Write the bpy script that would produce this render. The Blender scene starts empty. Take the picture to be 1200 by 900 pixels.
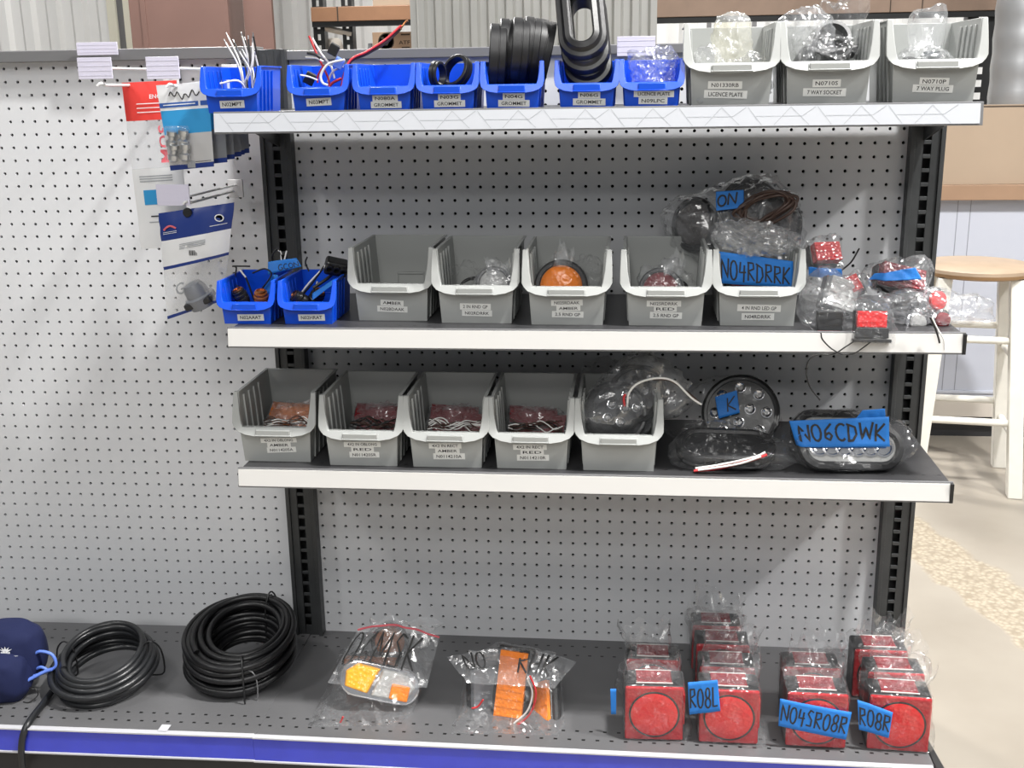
import bpy, bmesh, math, random
from mathutils import Vector, Matrix, noise, Euler
from mathutils.bvhtree import BVHTree
random.seed(7)
IN = 0.0254
S = bpy.context.scene
COL = S.collection
R = math.radians

# ------------------------------------------------------------------ camera (solved from the one-inch pegboard grid)
F, CX, CY, CZ, YAW, PIT, ROL = 1311.765, 26.954, -85.419, 50.599, 0.1082, -0.2625, -0.0159
_fw = Vector((-math.sin(YAW)*math.cos(PIT), math.cos(YAW)*math.cos(PIT), math.sin(PIT)))
_r0 = Vector((math.cos(YAW), math.sin(YAW), 0)); _u0 = _r0.cross(_fw)
_rt = math.cos(ROL)*_r0 + math.sin(ROL)*_u0; _up = -math.sin(ROL)*_r0 + math.cos(ROL)*_u0
cam = bpy.data.objects.new('camera', bpy.data.cameras.new('camera')); COL.objects.link(cam)
m3 = Matrix((_rt, _up, -_fw)).transposed().to_4x4()
cam.matrix_world = Matrix.Translation(Vector((CX, CY, CZ))*IN) @ m3
cam.data.sensor_fit = 'HORIZONTAL'; cam.data.sensor_width = 36; cam.data.lens = F*36/1200
cam.data.clip_start = 0.05
S.camera = cam
# ------------------------------------------------------------------ light and exposure
S.view_settings.view_transform = 'Standard'; S.view_settings.look = 'None'
S.view_settings.gamma = 1; S.view_settings.use_curve_mapping = False
S.view_settings.exposure = -0.36
S.cycles.transparent_max_bounces = 40
S.cycles.max_bounces = 10
w = bpy.data.worlds.new('hall'); S.world = w; w.use_nodes = True
wn = w.node_tree; bg = wn.nodes['Background']; bg.inputs[0].default_value = (0.94, 0.97, 1.0, 1)
# ambient fill for the unseen hall: brightened towards the front (-y), dim overhead and behind
_tc = wn.nodes.new('ShaderNodeTexCoord'); _sp = wn.nodes.new('ShaderNodeSeparateXYZ'); wn.links.new(_tc.outputs['Generated'], _sp.inputs[0])
_mr = wn.nodes.new('ShaderNodeMapRange'); _mr.inputs[1].default_value = .55; _mr.inputs[2].default_value = -1; _mr.inputs[3].default_value = .09; _mr.inputs[4].default_value = .38
wn.links.new(_sp.outputs[1], _mr.inputs[0]); wn.links.new(_mr.outputs[0], bg.inputs[1])
def bay_or_fill(x, y, z, watts, sx=40, sy=16, rot=0):
    l = bpy.data.lights.new('bay_or_fill_lamp', 'AREA'); l.shape = 'RECTANGLE'; l.size = sx*IN; l.size_y = sy*IN
    l.energy = watts; l.color = (1.0, 0.985, 0.96)
    o = bpy.data.objects.new('bay_or_fill_lamp', l); COL.objects.link(o); o.location = (x*IN, y*IN, z*IN); o.rotation_euler = (0, 0, rot)
    return o
bay_or_fill(76, -38, 165, 325, 12, 7)
bay_or_fill(0, -120, 168, 40, 50, 20)  # from here four unseen front rows, added and split for soft frontal fill
bay_or_fill(30, -170, 170, 75, 50, 30)
bay_or_fill(10, -240, 172, 120, 60, 40)
bay_or_fill(20, -330, 172, 200, 60, 40)
bay_or_fill(165, -44, 160, 285, 12, 7)
bay_or_fill(-90, -60, 165, 60, 14, 8)
bay_or_fill(70, 125, 165, 130)  # unseen back lamp, added to light the background
bay_or_fill(-60, 130, 165, 420)  # also added, turned up to brighten the rear wall

def ray(px, py):
    return Vector((CX, CY, CZ)), _fw + _rt*((px-600)/F) + _up*((450-py)/F)
def at(px, py, Y):
    o, d = ray(px, py); return o + d*((Y-o.y)/d.y)
def atz(px, py, Z):
    o, d = ray(px, py); return o + d*((Z-o.z)/d.z)

# ------------------------------------------------------------------ materials
M = {}
def mat(name, col=(.5, .5, .5), rough=.5, metal=0., spec=.5, bump=None, var=None, trans=0., alpha=1., emit=None, coat=0., sss=0.):
    m = bpy.data.materials.new(name); m.use_nodes = True; nt = m.node_tree; b = nt.nodes['Principled BSDF']
    b.inputs['Base Color'].default_value = (*col, 1); b.inputs['Roughness'].default_value = rough
    b.inputs['Metallic'].default_value = metal; b.inputs['Specular IOR Level'].default_value = spec
    b.inputs['Transmission Weight'].default_value = trans; b.inputs['Alpha'].default_value = alpha
    b.inputs['Coat Weight'].default_value = coat
    tc = nt.nodes.new('ShaderNodeTexCoord')
    if var:                                  # (scale, amount): uneven colour of the material itself
        n = nt.nodes.new('ShaderNodeTexNoise'); n.inputs['Scale'].default_value = var[0]; n.inputs['Detail'].default_value = 6
        nt.links.new(tc.outputs['Object'], n.inputs['Vector'])
        x = nt.nodes.new('ShaderNodeMixRGB'); x.inputs[1].default_value = (*[c*(1-var[1]) for c in col], 1)
        x.inputs[2].default_value = (*[min(1, c*(1+var[1])) for c in col], 1)
        nt.links.new(n.outputs['Fac'], x.inputs[0]); nt.links.new(x.outputs[0], b.inputs['Base Color'])
    if bump:
        n = nt.nodes.new('ShaderNodeTexNoise'); n.inputs['Scale'].default_value = bump[0]; n.inputs['Detail'].default_value = 4
        nt.links.new(tc.outputs['Object'], n.inputs['Vector'])
        k = nt.nodes.new('ShaderNodeBump'); k.inputs['Strength'].default_value = bump[1]; k.inputs['Distance'].default_value = .002
        nt.links.new(n.outputs['Fac'], k.inputs['Height']); nt.links.new(k.outputs[0], b.inputs['Normal'])
    M[name] = m; return m
def slots(name, col, rough, rows, pitch=1.0, hw=.22, hh=.07):
    """painted sheet steel punched with rows of slots; rows are object-space y in inches"""
    m = mat(name, col, rough, metal=.25, bump=(300, .08), var=(8, .12)); nt = m.node_tree; b = nt.nodes['Principled BSDF']
    tc = nt.nodes.new('ShaderNodeTexCoord'); sp = nt.nodes.new('ShaderNodeSeparateXYZ'); nt.links.new(tc.outputs['Object'], sp.inputs[0])
    def mth(op, a, bb=None, c=None):
        n = nt.nodes.new('ShaderNodeMath'); n.operation = op
        for i, v in enumerate((a, bb, c)):
            if v is None: continue
            if isinstance(v, (int, float)): n.inputs[i].default_value = v
            else: nt.links.new(v, n.inputs[i])
        return n.outputs[0]
    acc = None
    for y, off in rows:
        fx = mth('ABSOLUTE', mth('SUBTRACT', mth('FRACT', mth('ADD', mth('DIVIDE', sp.outputs[0], pitch*IN), off)), .5))
        a = mth('LESS_THAN', fx, hw/2/pitch)
        c = mth('LESS_THAN', mth('ABSOLUTE', mth('SUBTRACT', sp.outputs[1], y*IN)), hh*IN)
        k = mth('MULTIPLY', a, c); acc = k if acc is None else mth('MAXIMUM', acc, k)
    src = b.inputs['Base Color'].links[0].from_socket
    x = nt.nodes.new('ShaderNodeMixRGB'); nt.links.new(acc, x.inputs[0]); nt.links.new(src, x.inputs[1]); x.inputs[2].default_value = (.004, .004, .004, 1)
    nt.links.new(x.outputs[0], b.inputs['Base Color'])
    return m
def film(name, tint=(1, 1, 1), haze=.10, gloss=.5, bscale=60, bstr=.5, rough=.10, lo=.05):
    """thin crumpled clear plastic film"""
    m = bpy.data.materials.new(name); m.use_nodes = True; nt = m.node_tree; nt.nodes.clear()
    N = nt.nodes.new; L = nt.links.new
    out = N('ShaderNodeOutputMaterial'); tr = N('ShaderNodeBsdfTransparent'); tr.inputs[0].default_value = (*tint, 1)
    gl = N('ShaderNodeBsdfGlossy'); gl.inputs['Roughness'].default_value = rough; gl.inputs[0].default_value = (1, 1, 1, 1)
    di = N('ShaderNodeBsdfDiffuse'); di.inputs[0].default_value = (.85, .87, .9, 1)
    tc = N('ShaderNodeTexCoord'); mp = N('ShaderNodeMapping'); mp.inputs['Scale'].default_value = (1.25, 1.0, .7); mp.inputs['Rotation'].default_value = (.3, .5, .2)
    no = N('ShaderNodeTexNoise'); no.inputs['Scale'].default_value = bscale*.8; no.inputs['Detail'].default_value = 3
    L(tc.outputs['Object'], mp.inputs[0]); L(tc.outputs['Object'], no.inputs['Vector'])
    mx = N('ShaderNodeMixRGB'); mx.inputs[0].default_value = .035; L(mp.outputs[0], mx.inputs[1]); L(no.outputs['Color'], mx.inputs[2])
    nrm = N('ShaderNodeNewGeometry').outputs['Normal']
    for sc_, am in ((bscale, .55), (bscale*2.3, .35)):          # every crumple facet leans its own way
        vo = N('ShaderNodeTexVoronoi'); vo.feature = 'F1'; vo.inputs['Scale'].default_value = sc_; L(mx.outputs[0], vo.inputs['Vector'])
        s_ = N('ShaderNodeVectorMath'); s_.operation = 'SUBTRACT'; L(vo.outputs['Color'], s_.inputs[0]); s_.inputs[1].default_value = (.5, .5, .5)
        k_ = N('ShaderNodeVectorMath'); k_.operation = 'SCALE'; L(s_.outputs[0], k_.inputs[0]); k_.inputs['Scale'].default_value = am*bstr
        a_ = N('ShaderNodeVectorMath'); a_.operation = 'ADD'; L(nrm, a_.inputs[0]); L(k_.outputs[0], a_.inputs[1]); nrm = a_.outputs[0]
    nn = N('ShaderNodeVectorMath'); nn.operation = 'NORMALIZE'; L(nrm, nn.inputs[0]); nrm = nn.outputs[0]
    L(nrm, gl.inputs['Normal'])
    lw = N('ShaderNodeLayerWeight'); lw.inputs[0].default_value = .35; L(nrm, lw.inputs['Normal'])
    mr = N('ShaderNodeMapRange'); mr.inputs[3].default_value = lo; mr.inputs[4].default_value = gloss; L(lw.outputs['Facing'], mr.inputs[0])
    s1 = N('ShaderNodeMixShader'); s1.inputs[0].default_value = haze; L(tr.outputs[0], s1.inputs[1]); L(di.outputs[0], s1.inputs[2])
    s2 = N('ShaderNodeMixShader'); L(mr.outputs[0], s2.inputs[0]); L(s1.outputs[0], s2.inputs[1]); L(gl.outputs[0], s2.inputs[2])
    L(s2.outputs[0], out.inputs[0]); M[name] = m; return m
mat('peg', (.66, .67, .69), .45, bump=(400, .03))
mat('void', (.02, .02, .02), .9)
mat('upright', (.055, .058, .06), .4, metal=.3, var=(30, .25))
mat('rail', (.2, .2, .205), .4, metal=.3)
mat('kick', (.022, .022, .024), .45)
mat('grey_plastic', (.37, .38, .37), .38, bump=(500, .04))
mat('blue_plastic', (.004, .075, .62), .3)
mat('label', (.78, .78, .75), .5)
mat('ink', (.02, .02, .02), .6)
mat('grey_ink', (.33, .35, .37), .6)
mat('white_strip', (.72, .71, .69), .22, coat=.4)
mat('pattern_strip', (.58, .60, .64), .25, coat=.4)
mat('blue_strip', (.045, .06, .52), .25, coat=.5, var=(20, .15))
mat('clear_edge', (.55, .55, .58), .3)
mat('black_plastic', (.012, .012, .013), .35)
mat('rubber', (.010, .010, .011), .42, bump=(200, .1))
mat('hose', (.016, .017, .019), .33, bump=(120, .15))
mat('hose_dark', (.006, .006, .007), .38, bump=(120, .15))
mat('wire_white', (.8, .79, .76), .4); mat('wire_black', (.015, .015, .015), .4); mat('wire_red', (.55, .03, .035), .4)
mat('wire_brown', (.07, .04, .03), .4)
mat('copper', (.6, .25, .1), .3, metal=1)
mat('tape_blue', (.015, .19, .62), .6, bump=(250, .25))
mat('chrome', (.8, .8, .82), .12, metal=1)
mat('silver', (.6, .62, .64), .28, metal=1, bump=(150, .2))
def lens(name, col, spec=.6):
    m = mat(name, col, .15, coat=.15, spec=.3); nt = m.node_tree; b = nt.nodes['Principled BSDF']
    tc = nt.nodes.new('ShaderNodeTexCoord'); v = nt.nodes.new('ShaderNodeTexVoronoi'); v.inputs['Scale'].default_value = 160
    nt.links.new(tc.outputs['Object'], v.inputs['Vector'])
    k = nt.nodes.new('ShaderNodeBump'); k.inputs['Strength'].default_value = .5; k.inputs['Distance'].default_value = .002
    nt.links.new(v.outputs['Distance'], k.inputs['Height']); nt.links.new(k.outputs[0], b.inputs['Normal']); return m
lens('lens_red', (.62, .018, .02)); lens('lens_mid_red', (.40, .016, .022)); lens('lens_smoke', (.06, .052, .05)); lens('lens_dark_red', (.22, .012, .018)); lens('lens_amber', (.85, .22, .005)); lens('lens_yellow', (.95, .42, .005))
lens('lens_rust', (.50, .15, .03)); lens('lens_clear', (.45, .45, .44)); lens('lens_brown', (.30, .10, .03))
mat('navy_cloth', (.003, .008, .055), .85, bump=(900, .4))
mat('cord_blue', (.12, .22, .70), .35)
mat('card_red', (.72, .05, .04), .4); mat('card_white', (.78, .79, .80), .4); mat('card_blue', (.03, .10, .38), .4)
mat('card_sky', (.03, .30, .62), .4); mat('card_navy', (.012, .035, .20), .35); mat('card_grey', (.20, .21, .23), .4); mat('card_pale', (.5, .5, .5), .4)
mat('print_red', (.7, .12, .15), .5)
mat('lavender', (.66, .64, .76), .25)
mat('steel_white', (.72, .72, .72), .35)
mat('wood_seat', (.36, .27, .19), .45, var=(14, .25)); mat('wood_rim', (.32, .19, .09), .5)
mat('white_paint', (.74, .72, .66), .45, var=(25, .10))
mat('carton', (.36, .275, .20), .7, var=(10, .06)); mat('carton_dark', (.30, .19, .11), .7); mat('carton_brown', (.34, .23, .15), .7)
mat('dark_brown', (.05, .035, .025), .8)
mat('board', (.30, .19, .12), .6, var=(12, .12))
mat('cabinet', (.47, .49, .56), .4); mat('cab_trim', (.58, .53, .47), .5)
mat('seam', (.25, .26, .30), .5)
mat('rack_black', (.02, .021, .022), .4, metal=.2)
mat('beam', (.25, .13, .07), .5, var=(14, .15)); mat('beam_dim', (.24, .165, .12), .55, var=(10, .2))
mat('column', (.18, .105, .088), .5, var=(6, .1))
mat('corrugated', (.80, .80, .79), .3, metal=.1, var=(4, .06)); mat('corrugated_grey', (.50, .50, .48), .3, metal=.3, var=(6, .1))
mat('cream', (.62, .60, .50), .5)
mat('galvanised', (.48, .49, .50), .4, metal=.6)
film('bag', haze=.03, gloss=.36, lo=.012, bscale=32, bstr=1.0, rough=.15)
film('bag_hazy', haze=.10, gloss=.5, lo=.06, bscale=34, bstr=1.0, rough=.16)
film('bag_cream', tint=(1, .98, .88), haze=.2, gloss=.5, lo=.06, rough=.18)
film('bag_mouth', haze=.05, gloss=.5, lo=.03, bscale=30, bstr=1.0, rough=.15)
film('bag_tight', haze=.015, gloss=.34, lo=.012, bscale=28, bstr=.9, rough=.14)
film('sheet_clear', haze=.16, gloss=.35, bscale=25, bstr=.3, lo=.05, rough=.15)
slots('tray', (.05, .05, .053), .38, [(-12.6, 0), (-1.6, 0)])
slots('deck', (.155, .155, .16), .40, [(-13.75, 0), (-14.85, .5), (-1.2, 0), (-2.7, .5)], 1.0, .26, .09)

# ------------------------------------------------------------------ mesh helpers (inches)
class MB:
    def __init__(s): s.v = []; s.f = []
    def add(s, vs, fs):
        n = len(s.v); s.v += [tuple(v) for v in vs]; s.f += [tuple(i+n for i in f) for f in fs]; return s
    def box(s, x0, x1, y0, y1, z0, z1):
        return s.add([(x0,y0,z0),(x1,y0,z0),(x1,y1,z0),(x0,y1,z0),(x0,y0,z1),(x1,y0,z1),(x1,y1,z1),(x0,y1,z1)],
                     [(0,3,2,1),(4,5,6,7),(0,1,5,4),(1,2,6,5),(2,3,7,6),(3,0,4,7)])
    def hexa(s, a, b):       # two quads, matching corners
        return s.add(list(a)+list(b), [(3,2,1,0),(4,5,6,7),(0,1,5,4),(1,2,6,5),(2,3,7,6),(3,0,4,7)])
    def prism(s, a, b):      # two n-gons, matching corners
        n = len(a)
        return s.add(list(a)+list(b), [tuple(range(n-1,-1,-1)), tuple(range(n,2*n))]+[(i,(i+1)%n,n+(i+1)%n,n+i) for i in range(n)])
    def tube(s, pts, r, n=8, smooth=6, closed=False, taper=None):
        P = [Vector(p) for p in pts]
        if smooth and len(P) > 2:
            Q = []
            m = len(P)
            for i in range(m if closed else m-1):
                p0 = P[(i-1) % m] if (closed or i > 0) else P[0]*2-P[1]
                p1 = P[i]; p2 = P[(i+1) % m]
                p3 = P[(i+2) % m] if (closed or i < m-2) else P[-1]*2-P[-2]
                for k in range(smooth):
                    t = k/smooth
                    Q.append(.5*((2*p1)+(p2-p0)*t+(2*p0-5*p1+4*p2-p3)*t*t+(3*p1-p0-3*p2+p3)*t**3))
            if not closed: Q.append(P[-1])
            P = Q
        m = len(P); up = Vector((.13, .31, .94)); vs = []
        for i in range(m):
            a = P[(i-1) % m] if (closed or i) else P[0]; b = P[(i+1) % m] if (closed or i < m-1) else P[-1]
            t = (b-a).normalized() if (b-a).length > 1e-9 else Vector((0,0,1))
            x = (up-up.dot(t)*t)
            if x.length < 1e-4: x = t.orthogonal()
            x.normalize(); y = t.cross(x); up = x
            rr = r*(taper(i/(m-1)) if taper else 1)
            for k in range(n):
                c = 2*math.pi*k/n; vs.append(P[i]+(x*math.cos(c)+y*math.sin(c))*rr)
        fs = []
        for i in range(m if closed else m-1):
            j = (i+1) % m
            for k in range(n): fs.append((i*n+k, i*n+(k+1) % n, j*n+(k+1) % n, j*n+k))
        if not closed: fs += [tuple(range(n-1,-1,-1)), tuple(range((m-1)*n, m*n))]
        return s.add(vs, fs)
    def lathe(s, prof, n=32, mtx=None):          # prof (r, h) about +z
        vs = []; fs = []; m = len(prof)
        for i, (r, h) in enumerate(prof):
            for k in range(n):
                c = 2*math.pi*k/n; vs.append(Vector((r*math.cos(c), r*math.sin(c), h)))
        for i in range(m-1):
            for k in range(n): fs.append((i*n+k, i*n+(k+1) % n, (i+1)*n+(k+1) % n, (i+1)*n+k))
        if prof[0][0] > 1e-6: fs.append(tuple(range(n-1,-1,-1)))
        if prof[-1][0] > 1e-6: fs.append(tuple(range((m-1)*n, m*n)))
        if mtx: vs = [mtx @ v for v in vs]
        return s.add(vs, fs)
    def sweep(s, path, prof, mtx=None):          # closed 2-D path [(x,y,nx,ny)], closed profile [(out, h)]
        vs = []; fs = []; n = len(prof); m = len(path)
        for (x, y, nx, ny) in path:
            for (o, h) in prof: vs.append(Vector((x+nx*o, y+ny*o, h)))
        for i in range(m):
            j = (i+1) % m
            for k in range(n): fs.append((i*n+k, j*n+k, j*n+(k+1) % n, i*n+(k+1) % n))
        if mtx: vs = [mtx @ v for v in vs]
        return s.add(vs, fs)
    def grid(s, fn, nu, nv):
        vs = [fn(i/nu, j/nv) for j in range(nv+1) for i in range(nu+1)]
        return s.add(vs, [(j*(nu+1)+i, j*(nu+1)+i+1, (j+1)*(nu+1)+i+1, (j+1)*(nu+1)+i) for j in range(nv) for i in range(nu)])
    def xf(s, mtx): s.v = [tuple(mtx @ Vector(v)) for v in s.v]; return s
    def build(s, name, m, parent=None, smooth=None, bevel=0, solid=0, seg=2):
        me = bpy.data.meshes.new(name); me.from_pydata([(a*IN, b*IN, c*IN) for a, b, c in s.v], [], s.f)
        bm = bmesh.new(); bm.from_mesh(me); bmesh.ops.remove_doubles(bm, verts=bm.verts, dist=1e-6)
        bmesh.ops.recalc_face_normals(bm, faces=bm.faces); bm.to_mesh(me); bm.free()
        me.materials.append(M[m] if isinstance(m, str) else m)
        if smooth:
            me.polygons.foreach_set('use_smooth', [True]*len(me.polygons)); me.set_sharp_from_angle(angle=R(smooth))
        o = bpy.data.objects.new(name, me); COL.objects.link(o)
        if parent: o.parent = parent
        if bevel:
            b = o.modifiers.new('bevel', 'BEVEL'); b.width = bevel*IN; b.segments = seg; b.limit_method = 'ANGLE'; b.angle_limit = R(40)
        if solid:
            b = o.modifiers.new('solid', 'SOLIDIFY'); b.thickness = solid*IN; b.offset = 0
        return o
def ty(loc, rx=0, ry=0, rz=0): return Matrix.Translation(Vector(loc)) @ Euler((rx, ry, rz)).to_matrix().to_4x4()
def tag(o, label=None, cat=None, group=None, kind=None):
    if label: o['label'] = label
    if cat: o['category'] = cat
    if group: o['group'] = group
    if kind: o['kind'] = kind
    return o
def thing(name, label, cat, loc=(0, 0, 0), rot=(0, 0, 0), group=None):
    o = bpy.data.objects.new(name, None); COL.objects.link(o); o.empty_display_size = .02
    o.location = Vector(loc)*IN; o.rotation_euler = rot
    return tag(o, label, cat, group)
def stadium(a, r, n=16):                          # half straight length a along x, end radius r
    p = []
    for k in range(n+1):
        t = -math.pi/2+math.pi*k/n; p.append((a+r*math.cos(t), r*math.sin(t), math.cos(t), math.sin(t)))
    for k in range(n+1):
        t = math.pi/2+math.pi*k/n; p.append((-a+r*math.cos(t), r*math.sin(t), math.cos(t), math.sin(t)))
    return p
_txt = {}
def text_mesh(s):
    if s not in _txt:
        c = bpy.data.curves.new('lettering', 'FONT'); c.body = s; c.align_x = 'CENTER'; c.align_y = 'CENTER'; c.size = 1; c.resolution_u = 2; c.offset = .012
        o = bpy.data.objects.new('lettering', c); COL.objects.link(o)
        me = bpy.data.meshes.new_from_object(o.evaluated_get(bpy.context.evaluated_depsgraph_get()))
        bpy.data.objects.remove(o)
        xs = [v.co.x for v in me.vertices]; ys = [v.co.y for v in me.vertices]
        _txt[s] = ([tuple(v.co) for v in me.vertices], [tuple(p.vertices) for p in me.polygons], min(xs), max(xs), min(ys), max(ys))
    return _txt[s]
def lettering(s, mtx, w, h, parent, m='ink', name='lettering'):
    """printed text fitted in a w x h box in the xz plane of mtx, facing -y"""
    vs, fs, x0, x1, y0, y1 = text_mesh(s); sx = w/(x1-x0); sy = h/(y1-y0)
    b = MB(); b.add([mtx @ Vector(((x-(x0+x1)/2)*sx, 0, (y-(y0+y1)/2)*sy)) for x, y, z in vs], fs)
    return b.build(name, m, parent)
def arc(cx, cz, rx, rz, a0, a1, n=10): return [(cx+rx*math.cos(R(a0+(a1-a0)*i/n)), cz+rz*math.sin(R(a0+(a1-a0)*i/n))) for i in range(n+1)]
GL = {'N': [[(0,0),(.02,1),(.55,.05),(.6,1.05)]], '0': [arc(.3,.5,.28,.5,100,460)], 'O': [arc(.3,.45,.3,.45,80,440)],
 '4': [[(.12,1),(.05,.45),(.6,.48)],[(.45,.85),(.40,-.05)]], 'R': [[(.05,0),(.05,1)],[(-.05,.95),(.45,.95),(.5,.65),(.05,.5),(.6,0)]],
 'D': [[(.05,0),(.05,1)],[(-.08,1),(.45,.8),(.55,.35),(.3,.02),(-.05,0)]], 'K': [[(.05,1),(.02,0)],[(.55,1),(.05,.45),(.6,0)]],
 '6': [[(.5,1),(.12,.55),(.08,.15),(.35,0),(.5,.25),(.35,.42),(.1,.3)]], 'C': [arc(.35,.5,.33,.5,50,310)],
 'W': [[(0,1),(.15,0),(.38,.7),(.6,0),(.8,1)]], 'M': [[(0,0),(.1,1),(.38,.3),(.68,1),(.8,0)]],
 'S': [[(.55,.9),(.25,1),(.08,.75),(.45,.42),(.42,.06),(.0,.08)]], '8': [arc(.3,.74,.2,.26,-90,270)+arc(.3,.24,.25,.25,90,450)],
 'L': [[(.08,1),(.05,0),(.5,.03)]], 'A': [[(0,0),(.3,1),(.55,0)],[(.1,.4),(.48,.4)]], 'G': [arc(.35,.5,.33,.5,50,330)+[(.4,.45)]],
 'H': [[(0,1),(0,0)],[(.5,1),(.5,0)],[(0,.5),(.5,.5)]]}
def scrawl(text, surf, parent, u0, u1, v0, v1, th=.05, m='ink', slant=.08, off=.03, name='handwriting', jit=.06):
    """marker handwriting: ribbons mapped on surf(u, v)"""
    b = MB(); adv = [(.95 if c in 'WM' else .75) for c in text]; tot = sum(adv)-.15; x = 0
    def pos(u, v):
        p = surf(u, v); e = .02; a = surf(u+e, v)-p; c = surf(u, v+e)-p; n = a.cross(c)
        if n.length > 0: n.normalize()
        return p+n*off
    su = (surf(1, .5)-surf(0, .5)).length; sv = (surf(.5, 1)-surf(.5, 0)).length
    for c, a in zip(text, adv):
        dy = random.uniform(-jit, jit)
        for st in GL.get(c, []):
            P = []
            for i in range(len(st)-1):
                for k in range(4): P.append((st[i][0]+(st[i+1][0]-st[i][0])*k/4, st[i][1]+(st[i+1][1]-st[i][1])*k/4))
            P.append(st[-1])
            uv = [(u0+(u1-u0)*(x+p[0]+slant*p[1])/tot, v0+(v1-v0)*(p[1]+dy)) for p in P]
            L = []
            for i, q in enumerate(uv):
                q0 = uv[max(0, i-1)]; q1 = uv[min(len(uv)-1, i+1)]
                d = Vector(((q1[0]-q0[0])*su, (q1[1]-q0[1])*sv)); d = d.normalized() if d.length else Vector((1, 0))
                nx, ny = -d.y*th/su, d.x*th/sv
                L.append((pos(q[0]+nx, q[1]+ny), pos(q[0]-nx, q[1]-ny)))
            b.add([p for ab in L for p in ab], [(2*i, 2*i+1, 2*i+3, 2*i+2) for i in range(len(L)-1)])
        x += a
    return b.build(name, m, parent)

# ------------------------------------------------------------------ wrapping film round things
def world_pts(o):
    mt = o.matrix_basis
    if o.parent: mt = o.parent.matrix_basis @ mt
    if o.parent and o.parent.parent: mt = o.parent.parent.matrix_basis @ mt
    pts = []
    if o.type == 'MESH': pts += [(mt @ v.co)/IN for v in o.data.vertices]
    for c in o.children: pts += world_pts(c)
    return pts
def ico(sub):
    bm = bmesh.new(); bmesh.ops.create_icosphere(bm, subdivisions=sub, radius=1)
    v = [x.co.copy() for x in bm.verts]; f = [tuple(y.index for y in x.verts) for x in bm.faces]; bm.free(); return v, f
_ico = {k: ico(k) for k in (4, 5)}
class Bag: pass
def wrap(name, label, contents=(), extra=(), m='bag', off=.12, amp=.16, freq=1.1, tails=(), sub=5, cat='plastic bag', floor=None, group=None, seed=0, cuts=()):
    """bag: hull of the contents blown outwards, creased, with flaring tails [(direction, length, half-angle cosine)]"""
    pts = [Vector(p) for p in extra]
    for c in contents: pts += world_pts(c)
    bm = bmesh.new()
    for p in pts[::max(1, len(pts)//3000)]: bm.verts.new(p)
    bmesh.ops.convex_hull(bm, input=bm.verts)
    bmesh.ops.delete(bm, geom=[v for v in bm.verts if not v.link_faces], context='VERTS')
    bv = BVHTree.FromBMesh(bm); hv = [v.co.copy() for v in bm.verts]; bm.free()
    lo = Vector([min(p[i] for p in hv) for i in range(3)]); hi = Vector([max(p[i] for p in hv) for i in range(3)]); ctr = (lo+hi)/2
    sz = (hi-lo)/2; D, Fs = _ico[sub]; vs = []; sd = Vector((seed*3.7, seed*1.3, seed*5.1))
    for d0 in D:
        d = Vector((d0.x*sz.x, d0.y*sz.y, d0.z*sz.z)).normalized()
        h = bv.ray_cast(ctr, d)
        r = (h[0]-ctr).length if h[0] else sz.length*.6
        p = ctr+d*r; q = p*freq+sd
        dist, _ = noise.voronoi(q+noise.noise_vector(q*.7)*.6)
        fold = (dist[1]-dist[0])                      # flat facets meeting in creases
        n1 = noise.noise(q*.6)
        r += off+amp*(1.1*fold-.35+.5*n1)
        n2 = 1-abs(noise.noise(q*2.3)); r += amp*.35*(n2**4)
        for (td, tl, tc) in tails:
            td = Vector(td).normalized(); k = d.dot(td)
            if k > tc:
                t = (k-tc)/(1-tc); t = t*t*(3-2*t)
                r += tl*t*(.75+.5*noise.noise(q*1.4+Vector((9, 2, 4))))
        p = ctr+d*r
        if floor is not None and p.z < floor+.01: p.z = floor+.01+.02*abs(n1)
        vs.append(p)
    base = Vector((ctr.x, ctr.y, min(v.z for v in vs)))
    t = Bag(); t.bv = bv; t.ctr = ctr; t.off = off; t.amp = amp; t.base = base; t.lo = lo; t.hi = hi
    t.root = thing(name, label, cat, base, group=group)
    t.film = MB().add([v-base for v in vs], Fs).build('film', m, t.root, smooth=38)
    bm = bmesh.new(); bm.from_mesh(t.film.data); t.skin = BVHTree.FromBMesh(bm); bm.free()
    return t
def mouth(bag, c, w, d, h, lean=(0, 0), seed=0, m='bag', name='open_mouth'):
    """gathered open end of the bag: a thin crumpled collar of film"""
    c = Vector(c)
    def fn(u, v):
        a = 2*math.pi*u; q = Vector((math.cos(a)*1.4, math.sin(a)*1.4, seed*2.7)); n = noise.noise(q); n2 = noise.noise(q*2.6)
        top = h*(.75+.7*n+.45*n2)
        p = c+Vector((w/2*math.cos(a)*(1+.12*v)+lean[0]*v, d/2*math.sin(a)*(1+.1*v)+lean[1]*v, max(.12, top)*v))
        k = crumple((p.x, p.y*.6, p.z*.5), .34, 1.5, seed)
        return p+Vector((math.cos(a)*k, math.sin(a)*k*.8, .1*n2*v))-bag.base
    return MB().grid(fn, 44, 9).build(name, m, bag.root, smooth=38)
def front(bag, x, z, lift=.03):
    """point on the camera side of the hull"""
    o = Vector((x, bag.lo.y-20, z)); h = bag.bv.ray_cast(o, Vector((0, 1, 0)))
    y = h[0].y if h[0] else bag.ctr.y-(bag.ctr.y-bag.lo.y)*.3
    return Vector((x, y-bag.off-bag.amp*.55-lift, z))
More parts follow.
